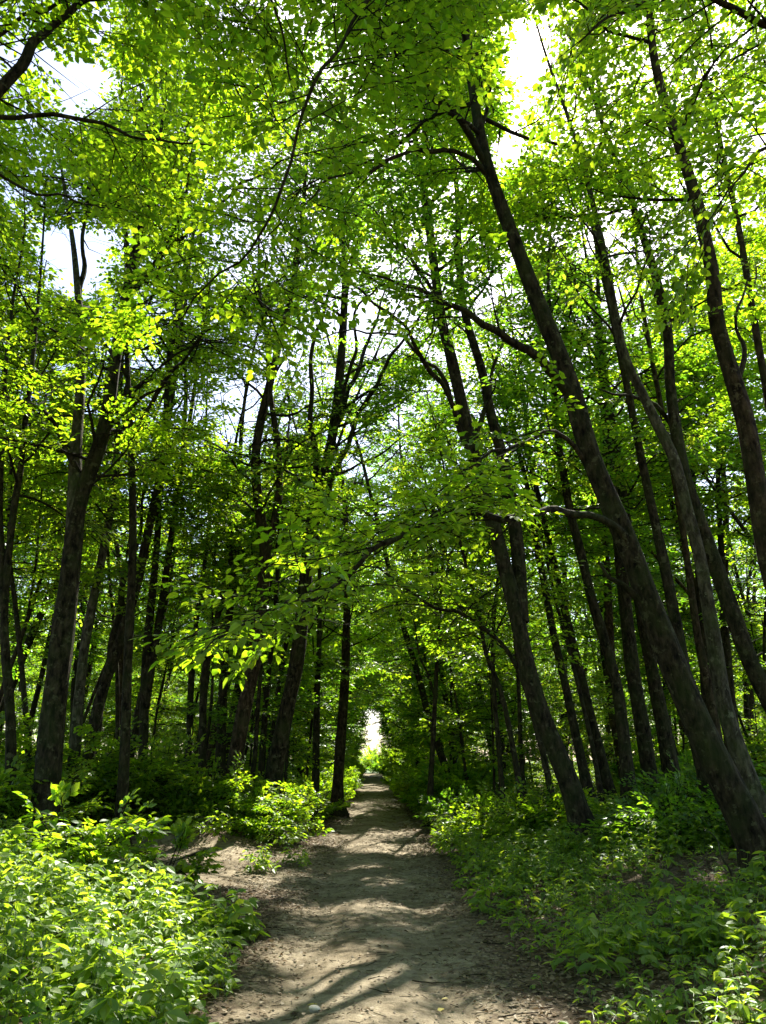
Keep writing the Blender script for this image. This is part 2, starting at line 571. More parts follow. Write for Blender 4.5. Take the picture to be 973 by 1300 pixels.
GAPS = []          # (point, radius) canopy gaps along the sun's direction
def gap(p, r):
    GAPS.append((np.asarray(p, float), r))
for px, py, r in ((398, 1070, .35), (450, 1072, .35), (300, 1105, .4), (270, 1085, .4), (330, 1135, .38), (285, 1125, .35), (250, 1072, .35), (312, 1085, .35), (345, 1118, .3), (275, 1108, .35), (390, 1110, .2), (420, 1180, .2), (520, 1180, .18), (450, 1200, .2), (365, 1210, .34), (400, 1218, .36), (440, 1225, .33), (485, 1238, .3),
                  (400, 1288, .4), (340, 1292, .3), (460, 1294, .28), (557, 1155, .26), (440, 1150, .25), (490, 1150, .22), (380, 1155, .25),
                  (465, 1100, .25), (470, 1035, .35), (500, 1120, .2), (610, 1262, .15), (590, 1292, .16)):
    gap(gpt(px, py), r)
for x, y, z, r in ((-2.7, 9.3, .7, .38), (-3.4, 9.9, .8, .42), (-4.1, 10.3, .9, .5), (-4.9, 10.2, .9, .5), (-5.6, 10.4, .9, .5), (-4.5, 9.4, .8, .35), (-2.1, 8.5, .6, .38), (-1.75, 7.6, .5, .33), (-2.5, 7.8, .6, .3), (-3.9, 8.5, .7, .3), (-1.9, 6.9, .5, .34), (-2.9, 8.2, .7, .35), (-2.4, 7.0, .6, .3), (-4.4, 8.9, .8, .35), (-3.6, 9.2, .8, .35), (-1.6, 6.2, .4, .25), (-3.2, 8.7, .7, .3), (-3.2, 7.5, .7, .3), (-2.6, 6.3, .6, .24), (-3.4, 6.7, .6, .26),
                   (-2.6, 17.4, 1.1, .8), (-3.8, 17.8, 1.0, .6), (-1.7, 19.2, .8, .7), (-1.9, 16.2, .8, .6), (-3.2, 17.5, 1.0, .5), (2.2, 12.5, .6, .3), (2.6, 14, .7, .35), (1.9, 16, .8, .4), (1.7, 11.2, .4, .3),
                   (1.9, 5.2, .6, .35), (2.5, 5.6, .6, .3), (2.2, 4.9, .6, .3), (3.0, 6.4, .7, .25), (-1.6, 6.9, 2.5, .25), (-1.0, 6.8, 3.0, .2), (-2.2, 5.2, 5.6, .5), (-6.0, 12.2, 7.6, 1.6), (-5.0, 12.2, 7.3, 1.2), *[tuple(at(px_, py_, yy_)) + (rr_,) for px_, py_, yy_, rr_ in ((780, 150, 13, 1.1), (830, 280, 13, 1.2), (720, 330, 13, 1.0), (860, 120, 14, 1.2), (760, 60, 14, 1.2), (700, 400, 12, .9), (810, 400, 13, 1.0), (880, 220, 12, 1.0), (730, 220, 14, 1.1), (930, 430, 10, .6), (200, 300, 14, 1.0), (250, 60, 10, .4), (300, 130, 9, .4), (240, 230, 11, .5), (150, 650, 24, 1.4), (60, 780, 24, 1.4), (290, 720, 26, 1.5), (30, 560, 16, 1.0), (770, 250, 18, 1.2), (850, 420, 16, 1.1), (900, 330, 16, 1.2), (890, 700, 22, 1.3), (380, 520, 17.5, .4), (260, 560, 17.5, .55), (350, 620, 18, .5), (180, 560, 17, .6), (420, 600, 18, .5), (120, 620, 16, .5), (300, 660, 18, .5), (820, 560, 15, .6), (760, 640, 16, .6), (700, 560, 16, .6), (260, 520, 20, 1.2), (300, 600, 20, 1.2), (330, 480, 21, 1.2), (250, 650, 22, 1.3), (420, 560, 22, 1.3), (190, 600, 20, 1.2), (60, 650, 19, 1.2), (130, 720, 22, 1.3), (620, 560, 20, 1.2), (540, 480, 22, .8), (600, 760, 24, 1.4), (230, 780, 24, 1.4), (560, 300, 18, .4))],
                   (-2.3, 7.6, 6.0, .8), (-1.8, 7.2, 5.4, .6)):
    gap((x, y, z), r)
grng = np.random.default_rng(5)
for _ in range(60):
    y_ = grng.uniform(19, 65)
    x_ = grng.uniform(-.5 * y_ - 2, .5 * y_ + 2)
    gap((x_, y_, grng.uniform(.5, 8)), grng.uniform(.7, 1.7))
GP = np.array([g[0] for g in GAPS])
GR = np.array([g[1] for g in GAPS])
HOLES = ((105, 105, 40), (20, 75, 30), (125, 25, 18), (95, 330, 44), (135, 305, 24), (60, 300, 20), (672, 95, 30), (655, 40, 22), (640, 190, 24), (690, 60, 20), (655, 150, 20), (15, 250, 12), (250, 175, 5), (490, 620, 5), (515, 715, 4))

def keep_sprays(P, own_clear=True):
    """False where a leafy twig would close a canopy gap, the tunnel over the path, or a hole to the sky"""
    k = np.ones(len(P), bool)
    j = rng.normal(0, 1, len(P))
    for g, r in zip(GP, GR):
        v = P - g
        t = v @ SUN
        dist = np.linalg.norm(v - t[:, None] * SUN, axis=1)
        k &= ~((dist < r * .95 + .17 + .12 * j) & (t > .5))
    u = np.abs(P[:, 0] - path_x(P[:, 1]))
    lid = np.where(P[:, 1] < 9, 1.75, np.maximum(2.6, 1.7 + .062 * P[:, 1]) + .25 * j)
    k &= ~((u < np.where(P[:, 1] > 45, 1.15, 1.4) + np.where(P[:, 1] > 45, .3, .15) * j) & (P[:, 2] < lid) & (P[:, 1] < 110) & (P[:, 1] > -4))
    k &= np.linalg.norm(P - EYE, axis=1) > 3.4
    q, f = pix(P)
    for hx, hy, hr in HOLES:
        dd = np.hypot(q[:, 0] - hx, q[:, 1] - hy)
        k &= ~((dd < hr + 90 / f + 5 * j) & (f > .2))
    return k

def in_gap(P, f=.75):
    P = np.atleast_2d(P)
    V = P[:, None] - GP[None]
    t = V @ SUN
    dist = np.linalg.norm(V - t[..., None] * SUN, axis=2)
    return ((dist < GR * f + .1) & (t > .5)).any(1)

def in_hole(P):
    q, f = pix(P)
    return any(((np.hypot(q[:, 0] - hx, q[:, 1] - hy) < hr) & (f > .2)).sum() > 1 for hx, hy, hr in HOLES)

# ------------------------------------------------------------------ trees
def bend_limb(p0, d0, L, up, wobble, step=.4):
    n = max(3, int(L / step) + 1)
    st = L / (n - 1)
    pts = [np.asarray(p0, float)]
    d = norm(d0)
    w_ = rng.normal(0, 1, (n, 3))
    for k in range(n - 1):
        d = norm(d + np.array((0, 0, up * st)) + wobble * st * w_[k])
        pts.append(pts[-1] + d * st)
    return np.array(pts)

def leaf_limb(cr, pts, r0, spr, start=.3, sub=.55, sublen=1.3, spacing=.36, flat=.6):
    """side shoots and leafy twigs along one limb; the shoots' wood goes into the crown mesh, twigs are collected in spr"""
    n = len(pts)
    seg = np.linalg.norm(np.diff(pts, axis=0), axis=1)
    cum = np.concatenate(([0], np.cumsum(seg)))
    L = cum[-1]
    side = 1
    s = start * L
    while s < L:
        i = min(n - 2, int(np.searchsorted(cum, s)) - 1)
        i = max(i, 0)
        tt = (s - cum[i]) / max(seg[i], 1e-6)
        p = pts[i] + (pts[i + 1] - pts[i]) * tt
        d = norm(pts[i + 1] - pts[i])
        a = side * rng.uniform(.6, 1.2)
        c, sn = math.cos(a), math.sin(a)
        if abs(d[2]) > .75:
            aa = rng.uniform(0, 6.28)
            h = np.array((math.cos(aa), math.sin(aa), .25))
        else:
            h = np.array((d[0] * c - d[1] * sn, d[0] * sn + d[1] * c, d[2] * (1 - flat) + rng.normal(.02, .16)))
        ln = sublen * (.35 + .75 * (1 - s / L)) * rng.uniform(.6, 1.25)
        q = bend_limb(p, h, ln, -.05, .45, .3)
        if in_gap(q, .6).any():
            side = -side
            s += sub * rng.uniform(.5, 1)
            continue
        tube(cr, q, np.linspace(max(.006, r0 * .35 * (1 - s / L) + .005), .003, len(q)), 3, 1)
        m = max(2, int(ln / spacing))
        sd = 1
        dd = norm(np.gradient(q, axis=0))
        for k in range(m):
            f = (k + .7) / m * (len(q) - 1)
            k0 = min(len(q) - 2, int(f))
            pp = q[k0] + (q[k0 + 1] - q[k0]) * (f - k0)
            dv = dd[k0]
            b = sd * rng.uniform(.3, .9)
            c, sn = math.cos(b), math.sin(b)
            spr.append((pp, (dv[0] * c - dv[1] * sn, dv[0] * sn + dv[1] * c, dv[2] * .6 - .08 + rng.normal(0, .12))))
            sd = -sd
        spr.append((q[-1], dd[-1]))
        side = -side
        s += sub * rng.uniform(.7, 1.3)
    spr.append((pts[-1], norm(pts[-1] - pts[-2])))

def crown_limbs(cr, axis, rad, spr, t0, n, Lmax, elev=(15, 45), az0=None, start=.25, sub=.55, sublen=1.2, spacing=.36, lean=None, shape='round'):
    m = len(axis)
    n = int(n * DENS_N)
    sub = sub * DENS_S
    az = rng.uniform(0, 6.28)
    for k in range(n):
        t = t0 + (1 - t0) * (k + rng.uniform(.1, .9)) / n
        f = t * (m - 1)
        i = min(m - 2, int(f))
        p = axis[i] + (axis[i + 1] - axis[i]) * (f - i)
        az += 2.4 + rng.normal(0, .35)
        rel = (t - t0) / (1 - t0)
        prof = (.55 + .6 * math.sin(math.pi * min(1, rel * .85 + .18))) if shape == 'round' else (1.1 - .75 * rel)
        L = Lmax * prof * rng.uniform(.75, 1.2)
        e = R(rng.uniform(*elev)) + rel * .35
        d = np.array((math.cos(az) * math.cos(e), math.sin(az) * math.cos(e), math.sin(e)))
        if lean is not None:
            d = norm(d + lean)
        q = bend_limb(p, d, L, .02 - .06 * (1 - rel), .6, .3)
        if in_hole(q) or in_gap(q, .3).sum() > 2:
            continue
        r = min(rad[i] * .5, .008 + .009 * L)
        tube(cr, q, np.linspace(r, .006, len(q)), 5, 1)
        leaf_limb(cr, q, r, spr, start, sub, sublen, spacing)

def finish_crown(cr, spr, leaf, detail, kind, scale=.62, droop=0., tilt=.27, prune=True, ratio=.62):
    if not spr:
        return
    P = np.array([s[0] for s in spr])
    D = np.array([s[1] for s in spr], float)
    if prune:
        k = keep_sprays(P + norm(D) * scale * .5)
        P, D = P[k], D[k]
    add_sprays(cr, P, D, scale * rng.uniform(.7, 1.25, len(P)), leaf, detail, kind, tilt, detail != 'coarse', ratio, droop)

def root_flare(pts, rad, gz, amount=.55):
    h = pts[:, 2] - gz
    return rad * (1 + amount * np.exp(-np.maximum(h, 0) / .28))

NB = {}
DENS_N, DENS_S = 2.3, .60
def tree(px, Y, width, label, group=None, height=16, crown=.45, nl=13, Lmax=3.0, leaf=.10, detail='fine', kind='hex', bark=BARK,
         branches=(), stems=(), dy=0.0, extra=None, elev=(8, 40), sub=.55, leafmat=LEAF_A, name='forest_tree', top_lean=(0, 0), start=.14, cat='tree', sublen=1.2, spray=.62, prune=True):
    """a tree whose trunk runs through the listed photo points at distance Y; branches and second stems likewise"""
    m = len(px)
    pts = [at(x, y, Y + dy * k / (m - 1)) for k, (x, y) in enumerate(px)]
    d = norm(pts[0] - pts[1])
    b = pts[0].copy()
    gz = float(ground_z(b[0], b[1]))
    if b[2] > gz:
        d[0] *= .6
        for _ in range(400):
            b = b + d * .03
            gz = float(ground_z(b[0], b[1]))
            if b[2] <= gz - .12:
                break
        pts = [b] + pts
    else:
        while len(pts) > 2 and pts[1][2] < gz:
            pts.pop(0)
        pts[0][2] = gz - .12
        b = pts[0]
    root_z = float(ground_z(b[0], b[1]))
    base = np.array((b[0], b[1], root_z))
    zc = pts[1][1] * CP + (pts[1][2] - 1.6) * SP
    r0 = width / 2 / FPX * zc
    top = pts[-1].copy()
    d = norm(norm(pts[-1] - pts[-2]) + np.array((0, 0, .6)))
    target = root_z + height
    while top[2] < target - .5:
        st = min(2.0, target - top[2])
        d = norm(d + np.array((top_lean[0], top_lean[1], .12)) + rng.normal(0, .07, 3))
        top = top + d * st / max(d[2], .5)
        pts.append(top)
    P = resample(pts, .22)
    t = np.linspace(0, 1, len(P))
    hh = np.clip((P[:, 2] - root_z) / max(P[-1, 2] - root_z, 1), 0, 1)
    rad = r0 * (1 - .86 * hh ** 1.05)
    rad = np.maximum(root_flare(P, rad, root_z), .012)
    root = thing(name, base, label, cat, group)
    tm = MB()
    tube(tm, P, rad, 22 if width > 18 else 12, 0, .06, seed=px[0][0] * .1, flare_z=root_z)
    tm.build('trunk', [bark], root, base)
    cr = MB()
    spr = []
    for st in stems:
        q = [at(x, y, Y + sy) for x, y, sy in st['px']]
        top = q[-1].copy(); d = norm(q[-1] - q[-2])
        while top[2] < root_z + st.get('height', height - 1):
            d = norm(d + np.array((0, 0, .2)) + rng.normal(0, .07, 3))
            top = top + d * 1.6
            q.append(top)
        Q = resample(q, .3)
        hs = np.linspace(0, 1, len(Q))
        rs = np.maximum(st['w'] / 2 / FPX * zc * (1 - .85 * hs), .012)
        bm = MB()
        tube(bm, Q, rs, 10, 0, .06, seed=st['px'][0][0])
        bm.build('stem', [st.get('bark', bark)], root, base)
        crown_limbs(cr, Q, rs, spr, st.get('crown', .5), st.get('nl', 7), Lmax * .8, elev, start=start, sub=sub, sublen=sublen)
    for br in branches:
        q = [at(x, y, Y + sy) for x, y, sy in br['px']]
        Q = resample(q, .15)
        kk = np.arange(len(Q))
        env = np.minimum(1, kk / 4)[:, None]
        Q = Q + env * .035 * np.stack((np.sin(kk * .55 + px[0][0]), np.sin(kk * .8 + 2), np.sin(kk * .67 + br['px'][0][1]) + .6 * np.sin(kk * 1.7)), 1)
        hs = np.linspace(0, 1, len(Q))
        rs = np.maximum(br['w'] / 2 / FPX * zc * (1 - br.get('taper', .8) * hs), .006)
        bm = MB()
        tube(bm, Q, rs, 7, 0, .09, seed=br['px'][0][0])
        if br.get('dead') and True:
            pass
        bm.build('branch', [bark], root, base)
        if not br.get('dead'):
            leaf_limb(cr, Q, rs[0], spr, br.get('start', .3), br.get('sub', .4), br.get('sublen', 1.2), .32)
    if nl:
        crown_limbs(cr, P, rad, spr, crown, nl, Lmax, elev, start=start, sub=sub, sublen=sublen)
    if extra:
        extra(cr, spr)
    finish_crown(cr, spr, leaf, detail, kind, spray, prune=prune)
    cr.build('crown', [leafmat, TWIG], root, base)
    NB.setdefault('bases', []).append(base)
    return root


# ------------------------------------------------------------------ the trees one can tell apart
G_R, G_L = 'trees leaning over the path from the right', 'trees standing left of the path'
# the big leaning tree
tree([(975, 1100), (940, 1030), (890, 930), (838, 800), (797, 690), (750, 580), (722, 482), (690, 400), (655, 310), (626, 230), (610, 170), (600, 110), (592, 50)], 9, 39,
     'largest dark trunk on the right, leaning far over the path from the bottom corner', G_R, 15.5, .62, 10, 3.2, .10, 'fine', 'hex', BARK,
     branches=[dict(px=[(806, 700, -.05), (770, 660, -.2), (690, 650, -.6), (630, 655, -1.0), (560, 652, -1.5), (500, 682, -1.9), (440, 735, -2.3), (365, 768, -2.7), (305, 798, -2.9)], w=13, start=.3, sub=.15, sublen=1.6),
               dict(px=[(722, 500, 0), (690, 462, -.3), (640, 425, -.6), (605, 405, -.8), (540, 372, -1.2), (480, 350, -1.6)], w=17, start=.4, sub=.4, sublen=1.3),
               dict(px=[(618, 222, 0), (590, 196, -.2), (540, 190, -.5), (480, 208, -.8), (430, 228, -1.1), (390, 250, -1.3)], w=10, start=.3, sub=.35, sublen=1.2),
               dict(px=[(614, 205, 0), (588, 160, -.3), (560, 125, -.6), (535, 95, -.9), (500, 60, -1.3), (470, 20, -1.6)], w=13, start=.3, sub=.35, sublen=1.2),
               dict(px=[(612, 160, 0), (619, 125, .1), (612, 90, .2), (606, 40, .3)], w=7, start=.3, sub=.4, sublen=1.0),
               dict(px=[(745, 590, 0), (720, 560, -.2), (688, 552, -.4), (650, 566, -.7), (600, 590, -1.0), (560, 620, -1.3)], w=8, start=.25, sub=.35, sublen=1.0),
               dict(px=[(815, 765, 0), (790, 742, -.1), (770, 733, -.15), (760, 718, -.2)], w=13, taper=.8, dead=True)],
     elev=(5, 40), sublen=1.25)
tree([(725, 1002), (700, 940), (684, 900), (668, 840), (655, 775), (640, 715), (625, 660), (607, 600), (588, 520), (572, 450), (560, 400)], 13, 25,
     'dark twin stemmed tree beside the right path edge, curved base tilting towards the path', G_R, 20, .45, 16, 3.4, .11, leafmat=LEAF_B,
     branches=[dict(px=[(610, 610, 0), (575, 520, -.5), (530, 440, -1.2), (480, 385, -2.0), (430, 350, -2.8)], w=10, start=.2, sub=.2, sublen=2.0),
               dict(px=[(580, 480, 0), (560, 400, -.4), (520, 320, -1.0), (470, 260, -1.7)], w=9, start=.15, sub=.2, sublen=2.0),
               dict(px=[(595, 560, 0), (560, 480, .4), (510, 430, .8), (455, 420, 1.2), (400, 430, 1.6)], w=9, start=.2, sub=.17, sublen=2.1),
               dict(px=[(600, 580, 0), (620, 500, .6), (640, 420, 1.2), (650, 350, 1.8)], w=9, start=.2, sub=.2, sublen=1.8)],
     stems=[dict(px=[(663, 790, 0), (658, 704, .1), (645, 610, .3), (622, 520, .5), (612, 470, .6)], w=20, nl=9, crown=.35)])
tree([(973, 1043), (946, 977), (921, 901), (905, 800), (890, 714), (872, 645), (857, 587), (835, 540), (814, 496), (790, 440)], 10.3, 22,
     'slim pale trunk curving just behind the largest leaning tree', G_R, 14, .5, 6, 2.4, .10, bark=BARK_PALE)
tree([(1010, 960), (980, 895), (951, 836), (921, 751), (902, 700), (885, 653), (866, 590), (852, 501), (845, 400)], 11.5, 25,
     'dark straight trunk crossing behind the slim pale trunk near the right border', G_R, 15, .5, 6, 2.6, .10, leafmat=LEAF_C,
     branches=[dict(px=[(868, 600, 0), (850, 540, .1), (825, 510, 0), (790, 500, -.3), (760, 497, -.5)], w=11, start=.3, sub=.4)])
tree([(1000, 800), (978, 720), (961, 618), (948, 540), (928, 470), (911, 410), (905, 350), (892, 290), (880, 240)], 8.2, 33,
     'thick brown trunk cut by the right border at mid height', G_R, 14.5, .56, 4, 2.2, .10, bark=BARK_BROWN,
     branches=[dict(px=[(935, 490, 0), (945, 440, .2), (938, 400, .3), (948, 350, .5)], w=9, start=.5)])
tree([(895, 985), (880, 920), (865, 831), (850, 750), (835, 679), (818, 600), (804, 527), (790, 460)], 13.5, 19,
     'greyish trunk partly hidden behind the largest leaning tree', G_R, 14, .5, 6, 2.4, .11, leafmat=LEAF_C)
tree([(797, 988), (784, 876), (764, 800), (752, 760), (735, 690), (722, 640)], 16, 17, 'straight dark trunk, leftmost of three close trunks right of the twin stemmed tree', G_R, 15, .42, 12, 2.6, .12, 'mid', leafmat=LEAF_B)
tree([(824, 975), (812, 900), (803, 850), (793, 760), (785, 690), (778, 620)], 16.5, 21, 'straight dark trunk, middle of three close trunks right of the twin stemmed tree', G_R, 15, .42, 12, 2.6, .12, 'mid', leafmat=LEAF_B)
tree([(851, 975), (838, 900), (828, 850), (813, 770), (800, 690), (790, 620)], 18, 20, 'straight dark trunk, rightmost of three close trunks right of the twin stemmed tree', G_R, 15.5, .42, 12, 2.6, .12, 'mid')
tree([(742, 985), (720, 880), (700, 790), (682, 690), (670, 620), (655, 560)], 18.5, 13, 'thin leaning trunk just right of the twin stemmed tree', G_R, 14, .42, 11, 2.5, .12, 'mid')
tree([(770, 988), (748, 901), (723, 800), (700, 700), (690, 655), (675, 590)], 19.5, 14, 'thin dark leaning trunk between the twin stemmed tree and the three close trunks', G_R, 15, .42, 11, 2.6, .12, 'mid')
tree([(547, 996), (552, 900), (557, 800), (562, 720), (566, 640), (560, 560)], 21, 8, 'slender dark upright young tree alone at the right path edge', G_R, 9, .35, 12, 1.6, .10, 'fine',
     branches=[dict(px=[(553, 885, 0), (540, 850, -.1), (527, 800, -.2), (515, 750, -.3)], w=4, start=.4, sublen=.7), dict(px=[(556, 820, 0), (575, 790, 0), (600, 770, .2)], w=4, start=.3, sublen=.7)], sublen=.8)
tree([(657, 980), (642, 901), (630, 860), (617, 830), (608, 780), (590, 710), (575, 650)], 17, 8, 'thin crooked stem left of the twin stemmed tree', G_R, 10, .35, 12, 1.8, .11, 'mid')
tree([(692, 965), (680, 920), (665, 868), (640, 820), (605, 790), (570, 772), (545, 768)], 15.5, 10, 'thin arched stem bowing sideways behind the twin stemmed tree', G_R, 6, .35, 9, 1.5, .10, 'mid')
tree([(905, 972), (898, 880), (890, 760), (885, 690), (880, 620)], 20, 16, 'dark upright trunk in deep shade behind the slim pale trunk', G_R, 16, .42, 12, 2.8, .13, 'mid')
tree([(938, 965), (926, 860), (916, 700), (912, 600), (918, 500), (922, 430)], 20, 12, 'thin dark trunk deep in shade near the right border', G_R, 16, .42, 11, 2.6, .13, 'mid')
tree([(905, 900), (885, 800), (868, 680), (848, 560), (827, 450), (814, 375), (804, 274), (797, 215), (785, 140)], 15, 12, 'tall slim sunlit trunk rising into the brightest foliage on the right', G_R, 17, .42, 9, 2.6, .115, 'fine', bark=BARK_BROWN)
tree([(1010, 700), (985, 560), (960, 420), (940, 300), (925, 230), (911, 162), (895, 91), (880, 40)], 11, 16, 'brown trunk high in the upper right canopy', G_R, 17, .5, 7, 2.6, .105, bark=BARK_BROWN)

# left side
tree([(60, 1000), (66, 930), (75, 850), (87, 740), (98, 650), (112, 605), (127, 565), (138, 520), (146, 460)], 12.5, 35,
     'thickest dark forked trunk on the left, splitting in two at mid height', G_L, 13.5, .42, 12, 2.7, .10,
     stems=[dict(px=[(92, 700, 0), (95, 620, 0), (97, 560, .1), (103, 480, .2), (101, 400, .3), (95, 325, .4), (87, 270, .5)], w=22, nl=7, crown=.3, bark=BARK_PALE)],
     branches=[dict(px=[(102, 400, .35), (105, 330, .5), (110, 262, .7), (118, 200, .8)], w=10, start=.4),
               dict(px=[(100, 600, 0), (70, 540, -.3), (30, 510, -.5), (-20, 495, -.6)], w=10, start=.15, sub=.3, sublen=1.4),
               dict(px=[(120, 580, 0), (150, 530, -.3), (180, 505, -.5), (215, 490, -.7)], w=10, start=.2, sub=.3, sublen=1.4)])
tree([(110, 975), (122, 910), (134, 865), (146, 833), (171, 752), (191, 662), (206, 591), (211, 536), (216, 450)], 17.5, 17, 'leaning dark trunk right of the thick forked trunk', G_L, 18, .45, 14, 3.0, .115, 'mid', leafmat=LEAF_C,
     branches=[dict(px=[(140, 845, 0), (156, 747, .1), (176, 682, .2), (186, 610, .3)], w=12, start=.7)])
tree([(93, 970), (106, 833), (121, 752), (136, 677), (146, 611), (150, 530)], 16.5, 16, 'pale greenish trunk touching the thick forked trunk', G_L, 14, .45, 11, 2.5, .11, 'mid', bark=BARK_PALE)
tree([(182, 965), (186, 833), (194, 747), (200, 680), (205, 600)], 18.5, 13, 'slim double stemmed dark tree left of the bushes', G_L, 18, .42, 14, 3.0, .12, 'mid',
     stems=[dict(px=[(185, 900, 0), (192, 850, 0), (205, 770, .1), (216, 692, .2), (228, 610, .3)], w=11, nl=6)])
tree([(298, 968), (310, 900), (322, 843), (332, 762), (337, 702), (329, 645), (325, 590), (330, 540)], 18, 21, 'brown Y forked trunk behind the hanging leafy branch', G_L, 19, .36, 19, 3.2, .11, bark=BARK_BROWN, leafmat=LEAF_C,
     stems=[dict(px=[(337, 705, 0), (350, 655, .1), (355, 612, .2), (352, 560, .3)], w=12, nl=6, bark=BARK_BROWN)])
tree([(350, 970), (364, 900), (375, 850), (385, 780), (396, 660), (415, 590), (427, 520)], 19, 22, 'stout dark trunk nearest the left path edge, leaning inwards', G_L, 22, .33, 23, 3.9, .115, 'mid', leafmat=LEAF_B,
     branches=[dict(px=[(392, 690, 0), (430, 590, -.5), (470, 500, -1.2), (520, 420, -2.0), (560, 370, -2.6)], w=11, start=.2, sub=.19, sublen=2.1),
               dict(px=[(398, 650, 0), (425, 540, -.3), (450, 450, -.8), (455, 390, -1.3), (500, 345, -2)], w=10, start=.2, sub=.17, sublen=2.2),
               dict(px=[(405, 625, 0), (395, 520, -.8), (400, 430, -1.6), (430, 350, -2.5), (470, 290, -3.2)], w=10, start=.2, sub=.19, sublen=2.1),
               dict(px=[(420, 560, 0), (450, 480, .5), (480, 400, 1.0), (500, 330, 1.4)], w=9, start=.15, sub=.2, sublen=2.0)])
tree([(430, 985), (437, 880), (440, 800), (441, 720), (438, 640)], 25, 15, 'brown upright trunk beside the far left path edge', G_L, 15, .3, 14, 2.7, .14, 'mid', bark=BARK_BROWN)
tree([(14, 930), (6, 800), (10, 720), (19, 640), (26, 600), (32, 540)], 13, 14, 'thin dark trunk at the left border with a second stem', G_L, 13, .45, 11, 2.5, .11, 'mid',
     stems=[dict(px=[(6, 790, 0), (2, 700, 0), (0, 640, 0), (3, 560, .1)], w=10, nl=6)])
tree([(36, 960), (28, 850), (20, 770), (12, 700), (14, 600)], 16, 9, 'very thin dark stem near the left border', G_L, 13, .4, 11, 2.4, .12, 'mid')
tree([(257, 965), (260, 860), (274, 790), (290, 740), (297, 650)], 20, 11, 'slim dark trunk far behind the lit bushes, bent to the right', G_L, 14, .4, 11, 2.5, .13, 'mid')
tree([(280, 960), (286, 830), (300, 720), (305, 640), (306, 560)], 21, 14, 'dark upright trunk left of the brown Y forked trunk', G_L, 15, .4, 11, 2.6, .13, 'mid')
tree([(240, 962), (245, 830), (262, 700), (266, 640), (262, 560)], 22, 10, 'thin upright trunk in the stand left of the Y forked trunk', G_L, 15, .4, 11, 2.5, .13, 'mid')
tree([(158, 960), (162, 850), (169, 700), (166, 560), (161, 430), (165, 350), (160, 290), (155, 250), (150, 190)], 15, 14, 'tall dark upright trunk reaching the upper left canopy', G_L, 18.5, .45, 15, 3.0, .115, 'mid',
     branches=[dict(px=[(164, 370, 0), (185, 310, .1), (208, 270, .2)], w=6, start=.3),
               dict(px=[(166, 560, 0), (220, 470, -1), (290, 400, -2), (360, 350, -3)], w=8, start=.2, sub=.2, sublen=1.8),
               dict(px=[(160, 380, 0), (230, 300, -1.2), (300, 240, -2.4), (370, 200, -3.6)], w=8, start=.2, sub=.2, sublen=1.9),
               dict(px=[(157, 270, 0), (220, 190, -1.2), (300, 130, -2.5), (380, 80, -3.5)], w=8, start=.2, sub=.2, sublen=1.9),
               dict(px=[(152, 210, 0), (190, 120, -1), (260, 50, -2), (330, 0, -3)], w=7, start=.2, sub=.2, sublen=1.9),
               dict(px=[(163, 480, 0), (120, 420, -.5), (60, 380, -1), (10, 360, -1.4)], w=7, start=.2, sub=.25, sublen=1.6)])
tree([(401, 978), (403, 880), (406, 790), (405, 700)], 24, 10, 'thin trunk between the stout dark trunk and the far brown trunk', G_L, 14, .35, 12, 2.5, .14, 'mid')
tree([(333, 962), (339, 880), (349, 780), (356, 680)], 22, 9, 'thin trunk seen between the Y forked trunk and the stout trunk', G_L, 14, .35, 11, 2.4, .13, 'mid')

# the two trees whose limbs hang into the top of the view
tree([(-260, 760), (-265, 450), (-255, 250), (-250, 190)], 6, 60, 'tree beyond the left border whose thick bare limb crosses the upper left corner', 'trees whose limbs hang into the top of the view', 13, .5, 12, 3.0, .095,
     branches=[dict(px=[(-253, 230, 0), (-120, 200, 0), (-45, 165, 0), (2, 112, 0), (28, 80, .1), (48, 45, .2), (95, 15, .4), (150, -20, .7), (210, -60, 1.0)], w=26, start=.6, sub=.25, sublen=1.3),
               dict(px=[(-253, 230, 0), (-120, 175, 0), (-40, 155, 0), (5, 149, 0), (55, 147, .1), (100, 151, .2), (150, 165, .4), (205, 178, .7), (270, 190, .9)], w=13, start=.62, sub=.2, sublen=1.3),
               dict(px=[(-250, 190, 0), (-120, 110, 0), (40, -60, .1), (130, -110, .0), (230, -90, -.1), (320, -30, .1), (360, 40, .3), (372, 110, .5)], w=14, start=.2, sub=.15, sublen=1.8),
               dict(px=[(-250, 190, 0), (-120, 110, 0), (40, 20, .6), (130, -20, 1.2), (220, 30, 1.7), (290, 100, 2.2), (330, 170, 2.6)], w=11, start=.25, sub=.16, sublen=1.7),
               dict(px=[(-250, 190, 0), (-120, 110, 0), (30, 240, .8), (110, 255, 1.5), (190, 270, 2.2), (260, 300, 2.8)], w=8, start=.55, sub=.2, sublen=1.2),
               dict(px=[(-250, 150, 0), (-60, -60, 0), (160, -170, .2), (330, -130, .4), (430, -40, .8), (500, 40, 1.2)], w=12, start=.3, sub=.17, sublen=1.7)])
